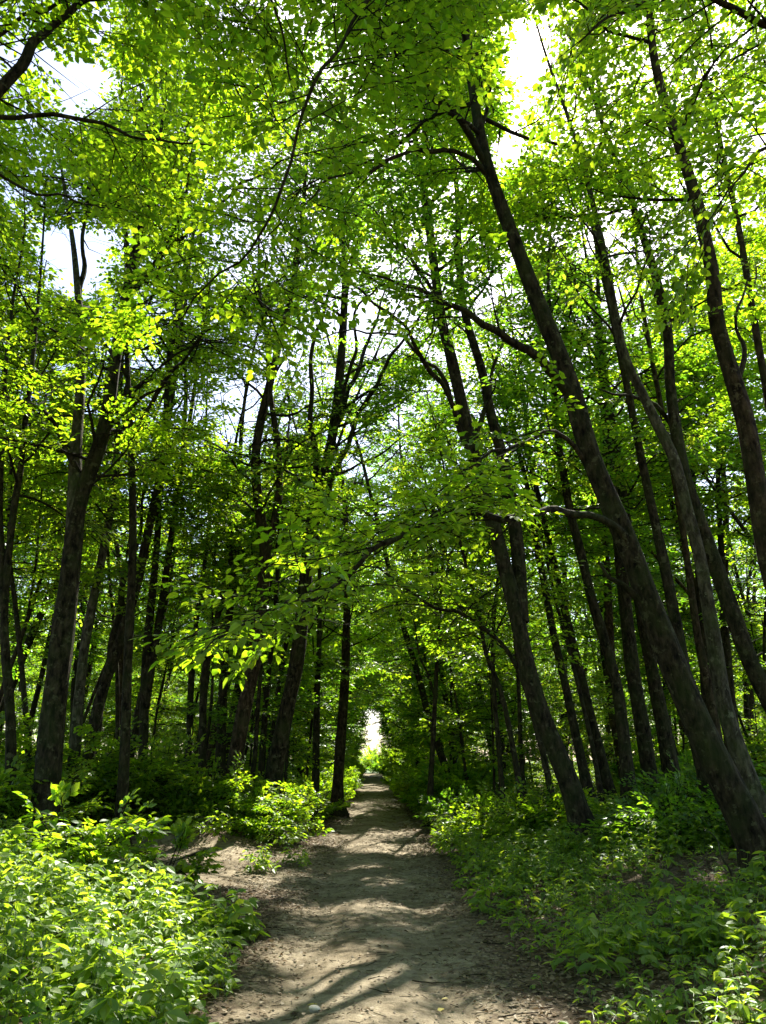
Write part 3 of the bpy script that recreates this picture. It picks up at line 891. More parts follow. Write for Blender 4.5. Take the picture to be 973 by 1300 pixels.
tree([(1150, 900), (1120, 500), (1060, 150), (1000, -60), (960, -200)], 6, 60, 'tree beyond the right border whose limbs drape dark leaves into the upper right corner', 'trees whose limbs hang into the top of the view', 13, .8, 1, 1.5, .095,
     branches=[dict(px=[(1050, 130, 0), (1000, 50, -.2), (960, 20, -.3), (915, 0, -.4), (860, -10, -.5), (800, 10, -.6), (750, 40, -.7)], w=16, start=.2, sub=.17, sublen=1.5),
               dict(px=[(1050, 130, 0), (1010, 170, -.2), (970, 190, -.3), (925, 240, -.3), (890, 290, -.3)], w=9, start=.3, sub=.25, sublen=1.0),
               dict(px=[(1000, -60, 0), (800, -220, -.2), (640, -150, -.4), (520, -60, -.5), (475, 0, -.5), (440, 42, -.5), (402, 92, -.5), (386, 150, -.4), (372, 208, -.3), (350, 255, -.2), (312, 318, .1), (262, 370, .6), (205, 415, 1.3)], w=11, taper=.75, start=.2, sub=.15, sublen=1.7)])

# ------------------------------------------------------------------ the wood behind: generated trees, near ones each with a crown of its own
BASES = [b[:2] for b in NB['bases']]
def free(x, y, r):
    return all((x - a) ** 2 + (y - b) ** 2 > r * r for a, b in BASES)

def wild_tree(x, y, h, r0, label, group, crown, nl, Lmax, leaf, detail, kind, mat, bark, lean, prune=True, sub=.6, name='forest_tree', sublen=1.3, spray=.7, elev=(10, 40)):
    base = np.array((x, y, float(ground_z(x, y))))
    n = int(h / 1.4)
    pts = [base - (0, 0, .12)]
    d = norm(np.array((lean[0], lean[1], 1.0)))
    for k in range(n):
        d = norm(d + np.array((0, 0, .06)) + rng.normal(0, .06, 3))
        pts.append(pts[-1] + d * h / n)
    P = resample(pts, .5)
    hh = np.clip((P[:, 2] - base[2]) / h, 0, 1)
    rad = np.maximum(root_flare(P, r0 * (1 - .85 * hh), base[2]), .012)
    root = thing(name, base, label, 'tree', group)
    tm = MB(); tube(tm, P, rad, 8, 0, .06, seed=x, flare_z=base[2] if prune else None)
    cr = MB(); spr = []
    if rng.random() < .45:       # a second leader
        k = int(len(P) * rng.uniform(.25, .5))
        q = bend_limb(P[k], norm(np.array((rng.normal(0, .5), rng.normal(0, .5), 1.0))), h * .5, .12, .07, .8)
        tube(tm, q, np.linspace(rad[k] * .7, .015, len(q)), 7, 0, .05, seed=y)
        crown_limbs(cr, q, np.linspace(rad[k] * .7, .015, len(q)), spr, .3, nl // 2, Lmax * .8, elev, sub=sub, sublen=sublen)
    tm.build('trunk', [bark], root, base)
    crown_limbs(cr, P, rad, spr, crown, nl, Lmax, elev, sub=sub, sublen=sublen)
    finish_crown(cr, spr, leaf, detail, kind, spray, prune=prune)
    cr.build('crown', [mat, TWIG], root, base)
    BASES.append((x, y))
    return root

def half_view(y):
    return .5 * max(y, 0) + 3

DENS_N, DENS_S = 1.7, .78
# middle distance, each its own mesh
count = 0
tries = 0
while count < 40 and tries < 4000:
    tries += 1
    y = rng.uniform(15, 40)
    x = rng.uniform(-half_view(y) - 2, half_view(y) + 3)
    u = x - path_x(y)
    if abs(u) < 2.6 or not free(x, y, 2.3) or side_trail(x, y) > .05:
        continue
    side = 'left' if u < 0 else 'right'
    wild_tree(x, y, rng.uniform(12, 17), rng.uniform(.09, .19), f'dark leafy tree of the middle distance in the stand {side} of the path', f'middle distance trees {side} of the path',
              rng.uniform(.3, .5), 15, rng.uniform(2.2, 3.0), .15, 'mid', 'hex', [LEAF_A, LEAF_B, LEAF_C][int(rng.integers(0, 3))], BARK if rng.random() < .7 else BARK_BROWN, (-.06 * np.sign(u) + rng.normal(0, .05), rng.normal(0, .05)), sub=.7)
    count += 1

# slim understorey trees with layered leaves under the tall crowns
count = 0
tries = 0
SET = [(-3.3, 19.9), (-4.8, 20.6), (-2.6, 21.6), (2.7, 18.6), (3.5, 20.4), (-6.6, 18.7), (-9.2, 15.6), (4.7, 17.6), (-8.0, 20.5), (-5.6, 23.5), (2.5, 23.5), (-2.5, 25.5)]
while count < 36 and tries < 3000:
    tries += 1
    y = rng.uniform(13, 33)
    x = rng.uniform(-half_view(y) - 1, half_view(y) + 1)
    if SET:
        x, y = SET.pop()
        side = 'left' if x < 0 else 'right'
        wild_tree(x, y, rng.uniform(10.5, 14), rng.uniform(.045, .07), f'slim leafy tree under the tall crowns {side} of the path', f'slim understorey trees {side} of the path',
                  rng.uniform(.38, .46), 15, rng.uniform(2.4, 3.1), .12, 'mid', 'hex', [LEAF_A, LEAF_B, LEAF_C][count % 3], BARK, (-.07 * np.sign(x) + rng.normal(0, .05), rng.normal(0, .05)), sub=.55, elev=(-5, 25), sublen=1.4)
        count += 1
        continue
    u = x - path_x(y)
    if abs(u) < 2.4 or not free(x, y, 1.3) or side_trail(x, y) > .05 or (y < 18 and -2 < u < 5):
        continue
    side = 'left' if u < 0 else 'right'
    wild_tree(x, y, rng.uniform(8, 12.5), rng.uniform(.045, .075), f'slim leafy tree under the tall crowns {side} of the path', f'slim understorey trees {side} of the path',
              rng.uniform(.3, .45), 14, rng.uniform(1.8, 2.6), .12, 'mid', 'hex', [LEAF_A, LEAF_B, LEAF_C][int(rng.integers(0, 3))], BARK, (-.10 * np.sign(u) + rng.normal(0, .06), rng.normal(0, .06)), sub=.55, elev=(-5, 25), sublen=1.2)
    count += 1

DENS_N, DENS_S = 2.1, .66
# trees edging the path, arching over it all the way to the far end
for y0 in np.arange(20.5, 99, 3.5):
    for sgn in (-1, 1):
        y = y0 + rng.uniform(-1.3, 1.3)
        x = float(path_x(y)) + sgn * rng.uniform(2.4, 3.5)
        if not free(x, y, 1.3):
            continue
        side = 'left' if sgn < 0 else 'right'
        far = y > 45
        wild_tree(x, y, rng.uniform(20, 25) if y < 38 else rng.uniform(12, 17), rng.uniform(.09, .15), f'tree lining the {side} side of the path with boughs arching over it', f'trees arching over the path from its {side} side',
                  rng.uniform(.3, .45) if y < 30 else rng.uniform(.12, .3), 20 if y < 38 else 15, rng.uniform(3.8, 4.8) if y < 38 else rng.uniform(2.6, 3.6), .22 if far else .15, 'coarse' if far else 'mid', 'hex', [LEAF_A, LEAF_B, LEAF_C][int(rng.integers(0, 3))], BARK, (-sgn * rng.uniform(.04, .15), rng.normal(0, .04)), sub=.8, spray=.95 if far else .75)

# prototypes for the far wood
DENS_N, DENS_S = 1.15, .95
protos = []
for k in range(5):
    r = wild_tree(-300 + 20 * k, -60, rng.uniform(13, 17), rng.uniform(.13, .2), 'x', 'far trees', [.2, .3, .12, .35, .25][k], 20, 3.0, .24, 'coarse', 'hex', [LEAF_A, LEAF_B, LEAF_C][k % 3], [BARK, BARK_BROWN][k % 2], (rng.normal(0, .05), 0), prune=False, sub=.8, sublen=1.6, spray=1.0)
    protos.append(r)
count = 0
tries = 0
used = set()
FAR = []
while count < 150 and tries < 6000:
    tries += 1
    y = rng.uniform(34, 100) if count < 70 else rng.uniform(58, 104)
    x = rng.uniform(-half_view(y) - 2, half_view(y) + 3)
    u = x - path_x(y)
    if abs(u) < 3.4 or not free(x, y, 2.6 if abs(u) < 12 else 3.6):
        continue
    BASES.append((x, y)); FAR.append((x, y)); count += 1
# a few behind and beside the camera, so that the wood goes on
for x, y in ((-7.5, 2), (7.5, 1), (-4.5, -4), (5, -5), (-10, -6), (11, -4), (-1.5, -11), (3, -13), (-12, 6), (-6, -13)):
    FAR.append((x, y))
for x, y in FAR:
    k = int(rng.integers(0, 5))
    side = 'left' if x < path_x(y) else 'right'
    lab = f'distant trunk and crown deep in the wood {side} of the path' if y > 0 else 'forest tree standing behind the viewpoint'
    gr = f'far trees {side} of the path' if y > 0 else 'trees behind the viewpoint'
    if 0 < y < 72:
        wild_tree(x, y, rng.uniform(11, 17), rng.uniform(.1, .19), lab, gr, rng.uniform(.15, .4), 17, rng.uniform(2.5, 3.3), .2, 'coarse', 'hex', [LEAF_A, LEAF_B, LEAF_C][int(rng.integers(0, 3))], BARK, (rng.normal(0, .06), 0), sub=.8, sublen=1.5, spray=.95)
        continue
    s = rng.uniform(.85, 1.2)
    loc = (x, y, float(ground_z(x, y)))
    rz = rng.uniform(0, 6.28)
    if k not in used:
        r = protos[k]
        used.add(k)
        r.location = loc; r.rotation_euler = (0, 0, rz); r.scale = (s, s, s); r['label'] = lab; r['group'] = gr
    else:
        copy_tree(protos[k], loc, rz, (s, s, s * rng.uniform(.9, 1.1)), lab, gr)

for r in [protos[k] for k in range(5) if k not in used]:
    for o in list(r.children) + [r]:
        bpy.data.objects.remove(o)
DENS_N, DENS_S = 1.7, .75
# ------------------------------------------------------------------ young trees with leaves down to the ground
yprot = []
for k in range(5):
    yprot.append(wild_tree(-300 + 20 * k, -90, [5.5, 6.5, 4.2, 7.5, 5][k], [.035, .045, .03, .05, .04][k], 'x', 'young trees', [.18, .3, .15, .3, .22][k], [15, 15, 12, 17, 14][k], 1.5, .115, 'mid', 'hex',
                           [LEAF_A, LEAF_B, LEAF_C][k % 3], BARK, (rng.normal(0, .08), 0), prune=False, sub=.42, name='young_tree', sublen=.85, spray=.6, elev=(0, 25)))
used = set()
YS = []
# rows along the path that close the tunnel
for y in np.arange(19, 98, 3.0):
    for sgn in (-1, 1):
        yy = y + rng.uniform(-1.2, 1.2)
        YS.append((path_x(yy) + sgn * rng.uniform(2.9, 3.9), yy))
tries = 0
while len(YS) < 105 and tries < 5000:
    tries += 1
    y = rng.uniform(15, 62)
    x = rng.uniform(-half_view(y), half_view(y))
    if abs(x - path_x(y)) < 3.2 or side_trail(x, y) > .05 or y < (24 if x < 0 else 20):
        continue
    if any((x - a) ** 2 + (y - b) ** 2 < 3 for a, b in YS):
        continue
    YS.append((x, y))
YS = [(x, y) for x, y in YS if not in_gap([(x, y, z_) for z_ in (2.0, 3.5, 5.0)], 1.0).any() or y > 40]
for x, y in YS:
    k = int(rng.integers(0, 5))
    if abs(x - path_x(y)) < 4:
        k = int(rng.choice([0, 2, 4, 1]))
    side = 'left' if x < path_x(y) else 'right'
    zone = 'edging the path' if abs(x - path_x(y)) < 4 else 'among the trunks'
    lab = f'thin leafy young tree {zone} on its {side} side'
    gr = f'young trees {zone}, {side} side'
    s = rng.uniform(.8, 1.2)
    loc = (x, y, float(ground_z(x, y)) - .02)
    rz = rng.uniform(0, 6.28)
    if k not in used:
        used.add(k); r = yprot[k]
        r.location = loc; r.rotation_euler = (0, 0, rz); r.scale = (s, s, s); r['label'] = lab; r['group'] = gr
    else:
        copy_tree(yprot[k], loc, rz, (s, s, s), lab, gr)

CRUMB = plain('soil_crumb', (.17, .14, .10), .95, 20)
# ------------------------------------------------------------------ shrubs
def shrub(x, y, h, spread, label, group, leaf=.10, n=16, kind='hex', detail='mid', prune=True, mat=LEAF_A, name='shrub'):
    base = np.array((x, y, float(ground_z(x, y)) - .03))
    root = thing(name, base, label, 'shrub', group)
    st = MB(); cr = MB(); spr = []
    for k in range(n):
        az = rng.uniform(0, 6.28)
        e = rng.uniform(.35, 1.35)
        L = h * rng.uniform(.6, 1.15) / max(math.sin(e), .55)
        L = min(L, spread * 1.6)
        d = np.array((math.cos(az) * math.cos(e) * spread / h, math.sin(az) * math.cos(e) * spread / h, math.sin(e)))
        q = bend_limb(base + (rng.normal(0, .06), rng.normal(0, .06), 0), d, L, -.12, .22, .2)
        tube(st, q, np.linspace(.012, .004, len(q)), 4, 0)
        leaf_limb(cr, q, .01, spr, .22, .2, .42, .22)
    st.build('stems', [TWIG], root, base)
    finish_crown(cr, spr, leaf, detail, kind, .38, tilt=.4, prune=prune)
    cr.build('foliage', [mat, TWIG], root, base)
    return root
shrub(-2.45, 17.4, 1.15, 1.5, 'bright sunlit bush at the far corner of the side clearing', 'bushes left of the path', .10, 26)
shrub(-1.9, 19.0, 1.0, 1.2, 'shaded bush right behind the sunlit bush, touching the path', 'bushes left of the path', .10, 20)
shrub(-3.8, 17.8, 1.2, 1.4, 'tall bush left of the sunlit bush', 'bushes left of the path', .10, 20)
shrub(-4.9, 17.2, 1.5, 1.3, 'dark shaded bush behind the clearing', 'bushes left of the path', .10, 24)
shrub(-6.4, 16.2, 1.7, 1.3, 'dark bush below the leaning dark trunk', 'bushes left of the path', .10, 24)
shrub(-7.9, 15.0, 1.8, 1.4, 'dark bush right of the thin double trunk at the left border', 'bushes left of the path', .10, 24)
shrub(-6.0, 12.6, 1.3, 1.1, 'dark bush hiding the foot of the thick forked trunk', 'bushes left of the path', .10, 20)
shrub(-3.45, 9.6, .85, .5, 'broad leaved low shrub standing above the sunlit herbs', 'bushes left of the path', .125, 6, 'oval')
shrub(-2.75, 10.3, .75, .25, 'thin upright seedling with pale leaves at the back of the herb patch', 'bushes left of the path', .12, 3, 'oval')
shrub(2.9, 15.0, .7, 1.1, 'low bush partly lit behind the twin stemmed tree', 'low bushes right of the path', .09, 24)
shrub(1.95, 16.4, .6, .8, 'low bush at the foot of the slender young tree', 'low bushes right of the path', .09, 20)
shrub(4.2, 12.0, .6, 1.1, 'dark low bush in deep shade right of the twin stemmed tree', 'low bushes right of the path', .09, 24, mat=LEAF_B)
shrub(5.2, 14.0, .9, 1.3, 'dark bush below the three close trunks', 'low bushes right of the path', .09, 24, mat=LEAF_B)
shrub(7.2, 13.5, 1.0, 1.3, 'dark bush behind the slim pale trunk', 'low bushes right of the path', .09, 24, mat=LEAF_B)
shrub(5.4, 10.6, .6, .9, 'dark bush beside the foot of the largest leaning tree', 'low bushes right of the path', .09, 20, mat=LEAF_B)
sp = [shrub(-300 + 10 * k, -120, [1.1, .9, 1.5][k], [1.0, 1.1, 1.1][k], 'x', 'x', .12, 16, 'hex', 'mid', False, [LEAF_A, LEAF_B, LEAF_A][k]) for k in range(3)]
SS = []
for y in np.arange(20.5, 96, 1.9):
    for sgn in (-1, 1):
        SS.append((path_x(y) + sgn * rng.uniform(1.75, 2.3) * (1 if y < 50 else 1.1), y + rng.uniform(-.7, .7), .75))
for _ in range(70):
    y = rng.uniform(18, 55)
    x = rng.uniform(-half_view(y), half_view(y))
    if abs(x - path_x(y)) > 2.6:
        SS.append((x, y, rng.uniform(.7, 1.3)))
used = set()
for x, y, s in SS:
    k = int(rng.integers(0, 3))
    side = 'left' if x < path_x(y) else 'right'
    zone = 'lining the path' if abs(x - path_x(y)) < 2.6 else 'under the trees'
    lab = f'low leafy shrub {zone} on its {side} side'
    gr = f'shrubs {zone}, {side} side'
    loc = (x, y, float(ground_z(x, y)) - .03); rz = rng.uniform(0, 6.28)
    if k not in used:
        used.add(k); r = sp[k]
        r.location = loc; r.rotation_euler = (0, 0, rz); r.scale = (s, s, s); r['label'] = lab; r['group'] = gr
    else:
        copy_tree(sp[k], loc, rz, (s, s, s), lab, gr)

# ------------------------------------------------------------------ herbs
def herbs(mb, X, Y, H, leaf, kind='oval', ncl=6, nlf=3, ratio=.55):
    """many low plants at once: upright stems, each with clusters of a few spreading leaflets"""
    n = len(X)
    Z = ground_z(X, Y)
    lx, ly = rng.normal(0, .16, n) * H, rng.normal(0, .16, n) * H
    base = np.stack((X, Y, Z - .02), 1)
    tip = np.stack((X + lx, Y + ly, Z + H), 1)
    th = np.array((0, 2.09, 4.19))
    ring = np.stack((np.cos(th), np.sin(th), 0 * th), 1)
    v = np.concatenate((base[:, None] + ring * .0035, tip[:, None] + ring * .0018), 1)
    f0 = np.array([(0, 1, 4, 3), (1, 2, 5, 4), (2, 0, 3, 5)])
    mb.add(v.reshape(-1, 3), (np.arange(n)[:, None, None] * 6 + f0[None]).reshape(-1, 4), 1, True)
    for c in range(ncl):
        t = (c + 1.0) / ncl * np.ones(n) - rng.uniform(0, .12, n)
        t = np.clip(t, .2, 1)
        az = rng.uniform(0, 6.28, n)
        out = (.10 + .30 * (1 - t)) * rng.uniform(.5, 1.2, n) * np.clip(H * 1.4, .3, .9)
        node = base + (tip - base) * t[:, None]
        ctr = node + np.stack((np.cos(az) * out, np.sin(az) * out, out * .35), 1)
        # the leaf stalk
        mid = np.stack((node, ctr), 1)
        side = np.stack((-np.sin(az), np.cos(az), 0 * az), 1) * .002
        vv = np.stack((node - side, node + side, ctr + side * .6, ctr - side * .6), 1)
        mb.add(vv.reshape(-1, 3), np.arange(n)[:, None] * 4 + np.arange(4)[None], 1)
        for l in range(nlf):
            k = rng.random(n) > .12
            a = az + (l - (nlf - 1) / 2) * (1.9 / max(1, nlf - 1)) * 1.1 + rng.normal(0, .22, n)
            d = np.stack((np.cos(a), np.sin(a), rng.normal(-.18, .25, n)), 1)
            nr = np.stack((rng.normal(0, .3, n), rng.normal(0, .3, n), np.ones(n)), 1)
            ln = leaf * rng.uniform(.65, 1.3, n) * (.75 + .35 * (1 - t))
            add_leaves(mb, ctr[k], d[k], nr[k], ln[k], ratio, kind, 0)

def scatter(n, x0, x1, y0, y1, dens):
    X = rng.uniform(x0, x1, n); Y = rng.uniform(y0, y1, n)
    k = rng.random(n) < dens(X, Y)
    return X[k], Y[k]

def edge(X, Y, side, a, b):
    u = (X - path_x(Y)) * side + .14 * wob(X, Y, 1.7, 6)
    return sstep(a, b, u)

# the sunlit patch on the near left
def d_left(X, Y):
    lim = np.clip(8.2 + 1.0 * (-X - 1.2), 0, 11.4) + .35 * wob(X, Y, .9, 3)
    return edge(X, Y, -1, 1.05, 1.35) * (Y < lim) * (side_trail(X, Y) < .5)
def grass(mb, X, Y, H):
    n = len(X)
    a = rng.uniform(0, 6.28, n)
    s = np.stack((np.cos(a), np.sin(a), 0 * a), 1)
    l = np.stack((-np.sin(a), np.cos(a), 0 * a), 1) * (H * rng.uniform(.2, .8, n))[:, None]
    b0 = np.stack((X, Y, ground_z(X, Y) - .01), 1)
    m0 = b0 + l * .35 + np.stack((0 * H, 0 * H, H * .65), 1)
    t0 = b0 + l + np.stack((0 * H, 0 * H, H * rng.uniform(.7, 1.0, n)), 1)
    v = np.stack((b0 - s * .004, b0 + s * .004, m0 + s * .003, m0 - s * .003, t0 + s * .0008, t0 - s * .0008), 1)
    mb.add(v.reshape(-1, 3), (np.arange(n)[:, None, None] * 6 + np.array([(0, 1, 2, 3), (3, 2, 4, 5)])[None]).reshape(-1, 4), 0)

mb = MB()
def patch(X, Y, f, k, lo, hi):
    return sstep(lo, hi, wob(X, Y, f, k))
X, Y = scatter(2600, -7.5, -.8, 3.6, 12.5, d_left)
u = -(X - path_x(Y))
H = (.17 + .22 * sstep(1.1, 2.3, u)) * rng.uniform(.5, 1.35, len(X)) * (1 + .5 * wob(X, Y, 1.6, 7))
herbs(mb, X, Y, np.maximum(H, .08), .10, 'oval', 6, 3, .62)
X, Y = scatter(1500, -7.5, -1.1, 3.6, 12.5, lambda X, Y: d_left(X, Y) * patch(X, Y, 1.1, 3, -.1, .35))
herbs(mb, X, Y, rng.uniform(.2, .55, len(X)), .14, 'oval', 5, 4, .58)
X, Y = scatter(1600, -7.5, -.9, 3.6, 12.5, lambda X, Y: d_left(X, Y) * patch(X, Y, 1.4, 9, -.2, .4))
herbs(mb, X, Y, rng.uniform(.15, .5, len(X)), .11, 'oval', 8, 2, .36)
X, Y = scatter(2600, -7.5, -.8, 3.6, 12.5, d_left)
herbs(mb, X, Y, rng.uniform(.08, .28, len(X)), .06, 'hex', 4, 3, .5)
X, Y = scatter(1000, -7.5, -.8, 3.6, 12.5, lambda X, Y: d_left(X, Y) * patch(X, Y, .9, 12, -.1, .5))
grass(mb, X, Y, rng.uniform(.15, .5, len(X)))
tag(mb.build('undergrowth', [LEAF_H, STEM]), 'dense sunlit patch of leafy herbs left of the path', kind='stuff')

# the shaded cover on the right bank
def d_right(X, Y):
    thin = 1 - .9 * np.exp(-(((X - 3.6) / 1.5) ** 2 + ((Y - 9.6) / 1.0) ** 2))
    return edge(X, Y, 1, 1.05, 1.9) * thin * (X < 3 + .5 * Y)
mb = MB()
X, Y = scatter(3000, .8, 9, 3.6, 14, lambda X, Y: d_right(X, Y) * (.25 + .75 * patch(X, Y, 1.2, 4, -.35, .25)))
u = X - path_x(Y)
H = (.08 + .16 * sstep(1.1, 2.2, u)) * rng.uniform(.5, 1.4, len(X)) * (1 + .5 * wob(X, Y, 1.3, 5))
herbs(mb, X, Y, np.maximum(H, .05), .085, 'oval', 4, 3)
X, Y = scatter(1300, .9, 9, 3.6, 14, lambda X, Y: d_right(X, Y) * patch(X, Y, .9, 8, -.1, .4))
herbs(mb, X, Y, rng.uniform(.1, .34, len(X)), .14, 'oval', 4, 4, .5)
X, Y = scatter(1200, .9, 9, 3.6, 14, lambda X, Y: d_right(X, Y) * patch(X, Y, 1.5, 2, 0, .5))
herbs(mb, X, Y, rng.uniform(.1, .3, len(X)), .09, 'oval', 6, 2, .32)
X, Y = scatter(4200, .8, 9, 3.6, 14, d_right)
herbs(mb, X, Y, rng.uniform(.04, .13, len(X)), .055, 'hex', 3, 3, .55)
X, Y = scatter(1500, .8, 9, 3.6, 14, lambda X, Y: d_right(X, Y) * patch(X, Y, 1.0, 6, -.1, .5))
grass(mb, X, Y, rng.uniform(.08, .28, len(X)))
tag(mb.build('undergrowth', [LEAF_H, STEM]), 'shaded low herbs covering the bank right of the path', kind='stuff')

# farther ground cover on both sides
mb = MB()
def d_far(X, Y):
    s = np.sign(X - path_x(Y))
    return np.where(s > 0, edge(X, Y, 1, 1.1, 1.8), edge(X, Y, -1, 1.2, 1.9)) * (np.abs(X) < .52 * Y + 2) * (side_trail(X, Y) < .12)
X, Y = scatter(1500, 1, 8, 10.5, 19, lambda X, Y: d_far(X, Y))
herbs(mb, X, Y, rng.uniform(.15, .45, len(X)), .10, 'hex', 5, 3)
X, Y = scatter(5200, -14, 14, 13.5, 28, lambda X, Y: d_far(X, Y) * ((X > 0) | (Y > 16)))
herbs(mb, X, Y, rng.uniform(.18, .5, len(X)), .12, 'hex', 4, 3)
X, Y = scatter(7000, -30, 30, 28, 60, d_far)
herbs(mb, X, Y, rng.uniform(.25, .6, len(X)), .2, 'kite', 4, 3, .6)
X, Y = scatter(5000, -45, 45, 60, 106, d_far)
herbs(mb, X, Y, rng.uniform(.3, .8, len(X)), .32, 'kite', 4, 3, .6)
tag(mb.build('undergrowth', [LEAF_H, STEM]), 'green ground cover on the forest floor under the trees', kind='stuff')

# the open edge of the wood at the far end of the path
for x, y, s in ((.75, 101, 1.6), (1.6, 104, 2.0), (-.15, 108, 1.5), (2.4, 100, 2.2), (-3.6, 103, 2.0), (1.2, 113, 2.2)):
    k = int(rng.integers(0, 3))
    copy_tree(sp[k], (x + float(path_x(100)), y, 0), rng.uniform(0, 6), (s * .7, s * .7, s), 'sunlit bush at the bright far end of the path', 'bushes at the far end of the path')

# dry leaves on the ground
mb = MB()
def litter(n, x0, x1, y0, y1, dens, ln):
    X, Y = scatter(n, x0, x1, y0, y1, dens)
    m = len(X)
    a = rng.uniform(0, 6.28, m)
    d = np.stack((np.cos(a), np.sin(a), rng.normal(0, .15, m)), 1)
    nr = np.stack((rng.normal(0, .3, m), rng.normal(0, .3, m), np.ones(m)), 1)
    add_leaves(mb, np.stack((X, Y, ground_z(X, Y) + rng.uniform(.006, .022, m)), 1), d, nr, ln * rng.uniform(.6, 1.3, m), .55, 'hex', 0)
def d_lit(X, Y):
    u = np.abs(X - path_x(Y) + .12 * wob(X, Y, 1.3, 2))
    c = sstep(.35, 1.15, u) * .9 + .05 + .25 * sstep(.1, .6, wob(X, Y, 1.9, 8)) 
    return np.clip(c, 0, 1) * (1 - .6 * side_trail(X, Y))
litter(26000, -2.2, 2.4, 4, 18, d_lit, .042)
litter(3500, -1.3, 1.2, 4, 18, lambda X, Y: .25 + .75 * sstep(-.1, .5, wob(X, Y, 1.3, 8)), .03)
litter(14000, 1.2, 8, 5, 14, lambda X, Y: .9 + 0 * X, .06)
litter(12000, -9, -.8, 10.5, 18, lambda X, Y: .35 + .4 * (side_trail(X, Y) < .5), .055)
litter(7000, -2.4, 2.4, 18, 45, d_lit, .09)
tag(mb.build('fallen_leaves', [LEAF_DRY]), 'brown dry leaves scattered over the path edges and forest floor', kind='stuff')

# crumbs of soil, small stones and bits of twig on the path
mb = MB()
X, Y = scatter(14000, -2.0, 2.2, 4, 20, lambda X, Y: .35 + .5 * sstep(.0, .5, wob(X, Y, 1.7, 3)) + .3 * sstep(.6, 1.2, np.abs(X - path_x(Y))))
n = len(X)
O = np.array([(1, 0, 0), (0, 1, 0), (-1, 0, 0), (0, -1, 0), (0, 0, .7), (0, 0, -.4)], float)
F8 = np.array([(0, 1, 4), (1, 2, 4), (2, 3, 4), (3, 0, 4), (1, 0, 5), (2, 1, 5), (3, 2, 5), (0, 3, 5)])
r = .0035 + .011 * rng.random(n) ** 4
v = np.stack((X, Y, ground_z(X, Y) + .3 * r), 1)[:, None] + O[None] * r[:, None, None] * rng.uniform(.55, 1.3, (n, 6, 1))
mb.add(v.reshape(-1, 3), (np.arange(n)[:, None, None] * 6 + F8[None]).reshape(-1, 3), 0, False)
X, Y = scatter(3600, -2.2, 2.4, 4, 18, lambda X, Y: .15 + .7 * sstep(.4, 1.1, np.abs(X - path_x(Y))) + .3 * sstep(.1, .5, wob(X, Y, 1.9, 8)))
n = len(X)
a = rng.uniform(0, 6.28, n)
L = rng.uniform(.03, .14, n)
d = np.stack((np.cos(a), np.sin(a), rng.normal(0, .06, n)), 1) * (L / 2)[:, None]
s = np.stack((-np.sin(a), np.cos(a), 0 * a), 1) * .002
p = np.stack((X, Y, ground_z(X, Y) + .008), 1)
u3 = np.array((0, 0, .0035))
v = np.stack((p - d - s, p - d + s, p - d + u3, p + d - s * .6, p + d + s * .6, p + d + u3), 1)
mb.add(v.reshape(-1, 3), (np.arange(n)[:, None, None] * 6 + np.array([(0, 1, 4, 3), (1, 2, 5, 4), (2, 0, 3, 5)])[None]).reshape(-1, 4), 1, False)
tag(mb.build('forest_debris', [CRUMB, TWIG]), 'crumbs of soil, grit and twig bits on the path', kind='stuff')

# ------------------------------------------------------------------ single small things on and by the path
def clump(name, px, py, h, n, label, leaf=.085, cl=5, group=None, cat='plant', rad=.10, kind='oval'):
    g = gpt(px, py)
    base = np.array((g[0], g[1], float(ground_z(g[0], g[1]))))
    mb = MB()
    X = base[0] + rng.normal(0, rad, n); Y = base[1] + rng.normal(0, rad, n)
    herbs(mb, X, Y, h * rng.uniform(.6, 1.1, n), leaf, kind, cl, 3)
    root = thing(name, base, label, cat, group)
    mb.build('foliage', [LEAF_H, STEM], root, base)
    return root
clump('leafy_weed', 338, 1108, .38, 9, 'upright weed tuft standing alone on the bare clearing by the path', .10, 6)
clump('leafy_weed', 372, 1100, .30, 9, 'lower weed tuft with spreading leaves right of the upright tuft', .09, 5, rad=.16)
clump('leafy_weed', 284, 1268, .16, 3, 'tiny yellowish seedling at the herb patch corner beside the path', .06, 3, rad=.03)
clump('tall_seedling', 780, 1240, .42, 6, 'pale broad leaved seedling catching light at the lower right', .12, 5, rad=.12)
clump('tall_seedling', 735, 1235, .36, 2, 'small seedling with three drooping leaves left of the pale seedling', .11, 3, rad=.04)
clump('tall_seedling', 905, 1215, .42, 5, 'tall seedling in shade near the lower right border', .12, 5, rad=.1)

def flat_leaf(px, py, ln, label, mat):
    g = gpt(px, py)
    base = np.array((g[0], g[1], float(ground_z(g[0], g[1])) + .012))
    mb = MB()
    a = rng.uniform(0, 6.28)
    add_leaves(mb, np.zeros((1, 3)), np.array([(math.cos(a), math.sin(a), .05)]), np.array([(.1, .1, 1.0)]), ln, .6, 'oval', 0)
    o = mb.build('yellow_leaf', [mat])
    o.location = base
    tag(o, label, 'fallen leaf', 'yellow leaves on the path')
flat_leaf(563, 1284, .075, 'bright yellow fallen leaf near the bottom of the path', LEAF_YEL)
flat_leaf(569, 1271, .05, 'small yellow fallen leaf just behind the bright yellow one', LEAF_YEL)
flat_leaf(404, 1278, .08, 'yellow leaf stuck against the pale stone', LEAF_YEL)
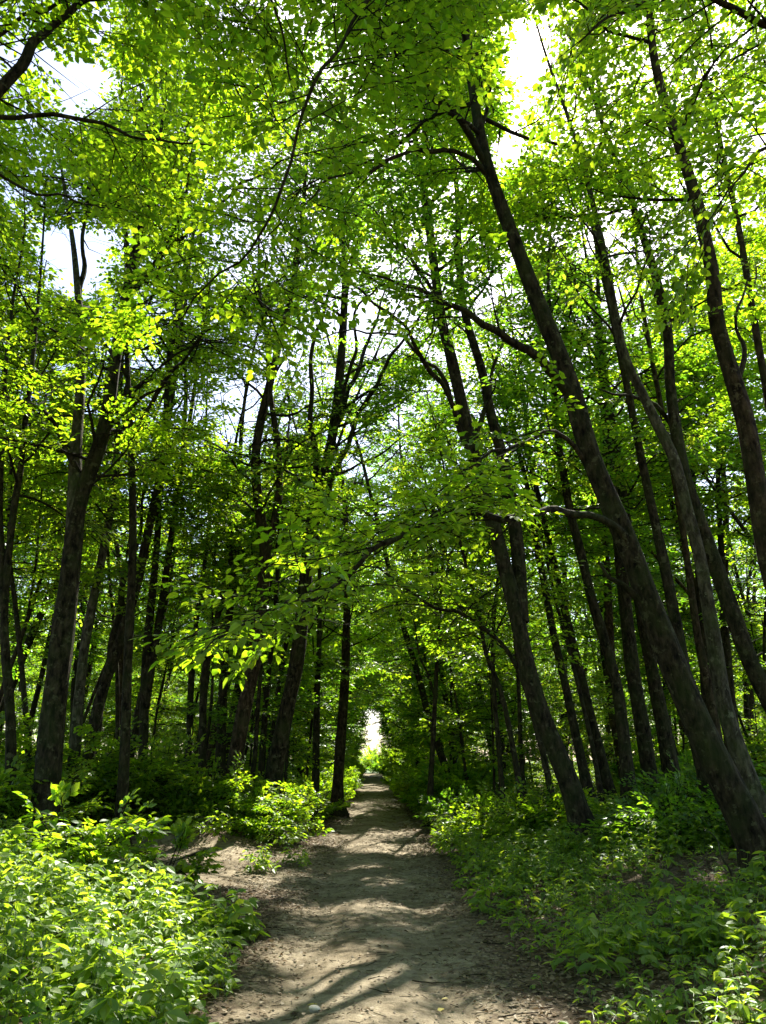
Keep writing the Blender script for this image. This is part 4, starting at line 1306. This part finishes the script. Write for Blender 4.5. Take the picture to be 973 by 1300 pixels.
# the pale stone
g = gpt(398, 1286)
import bmesh
bm = bmesh.new()
bmesh.ops.create_icosphere(bm, subdivisions=3, radius=.035)
for v in bm.verts:
    c = v.co.copy()
    k = 1 + .22 * math.sin(c.x * 60 + 1) * math.cos(c.y * 47) + .12 * math.sin(c.z * 90 + c.x * 40)
    v.co = Vector((c.x * 1.25 * k, c.y * .9 * k, c.z * .62 * k))
me = bpy.data.meshes.new('stone'); bm.to_mesh(me); bm.free(); me.materials.append(STONE)
o = bpy.data.objects.new('stone', me); COL.objects.link(o); o.location = (g[0], g[1], float(ground_z(g[0], g[1])) + .018)
tag(o, 'small pale stone lying at the bottom of the path', 'stone')
# twigs
for k, (px, py, a, ln, lab) in enumerate(((548, 1252, .1, .3, 'thin dark twig lying across the near path'), (600, 1240, 2.9, .25, 'dark twig at the right rut of the near path'), (352, 1180, .6, .4, 'bent twig on the left edge of the path'),
                                          (620, 1200, 2.6, .3, 'twig on the right path edge beside the herbs'), (480, 1262, 2.4, .2, 'short twig in the middle of the near path'), (660, 1290, .5, .35, 'twig by the herbs at the bottom right of the path'))):
    g = gpt(px, py)
    d = np.array((math.cos(a), math.sin(a) * .6, 0))
    n = 7
    q = np.array([g + d * ln * (i / (n - 1) - .5) + (rng.normal(0, .012), rng.normal(0, .012), 0) for i in range(n)])
    q[:, 2] = ground_z(q[:, 0], q[:, 1]) + .012
    mb = MB(); tube(mb, q - g, np.linspace(.006, .0025, n), 5)
    o = mb.build('fallen_twig', [BARK]); o.location = g
    tag(o, lab, 'twig', 'fallen twigs on the path')
# the crooked dead stick on the right bank
pp = [at(930, 1110, 8.6), at(915, 1085, 8.6), at(912, 1068, 8.65), at(900, 1055, 8.7), at(870, 1098, 8.8)]
q = resample(pp[:4], .06)
mb = MB(); tube(mb, q - q[0], np.linspace(.012, .005, len(q)), 5)
o = mb.build('dead_stick', [BARK_PALE]); o.location = q[0]
tag(o, 'pale crooked dead stick sticking up left of the largest trunk', 'stick')
print('faces', sum(len(m.polygons) for m in bpy.data.meshes), 'objects', len(bpy.data.objects))
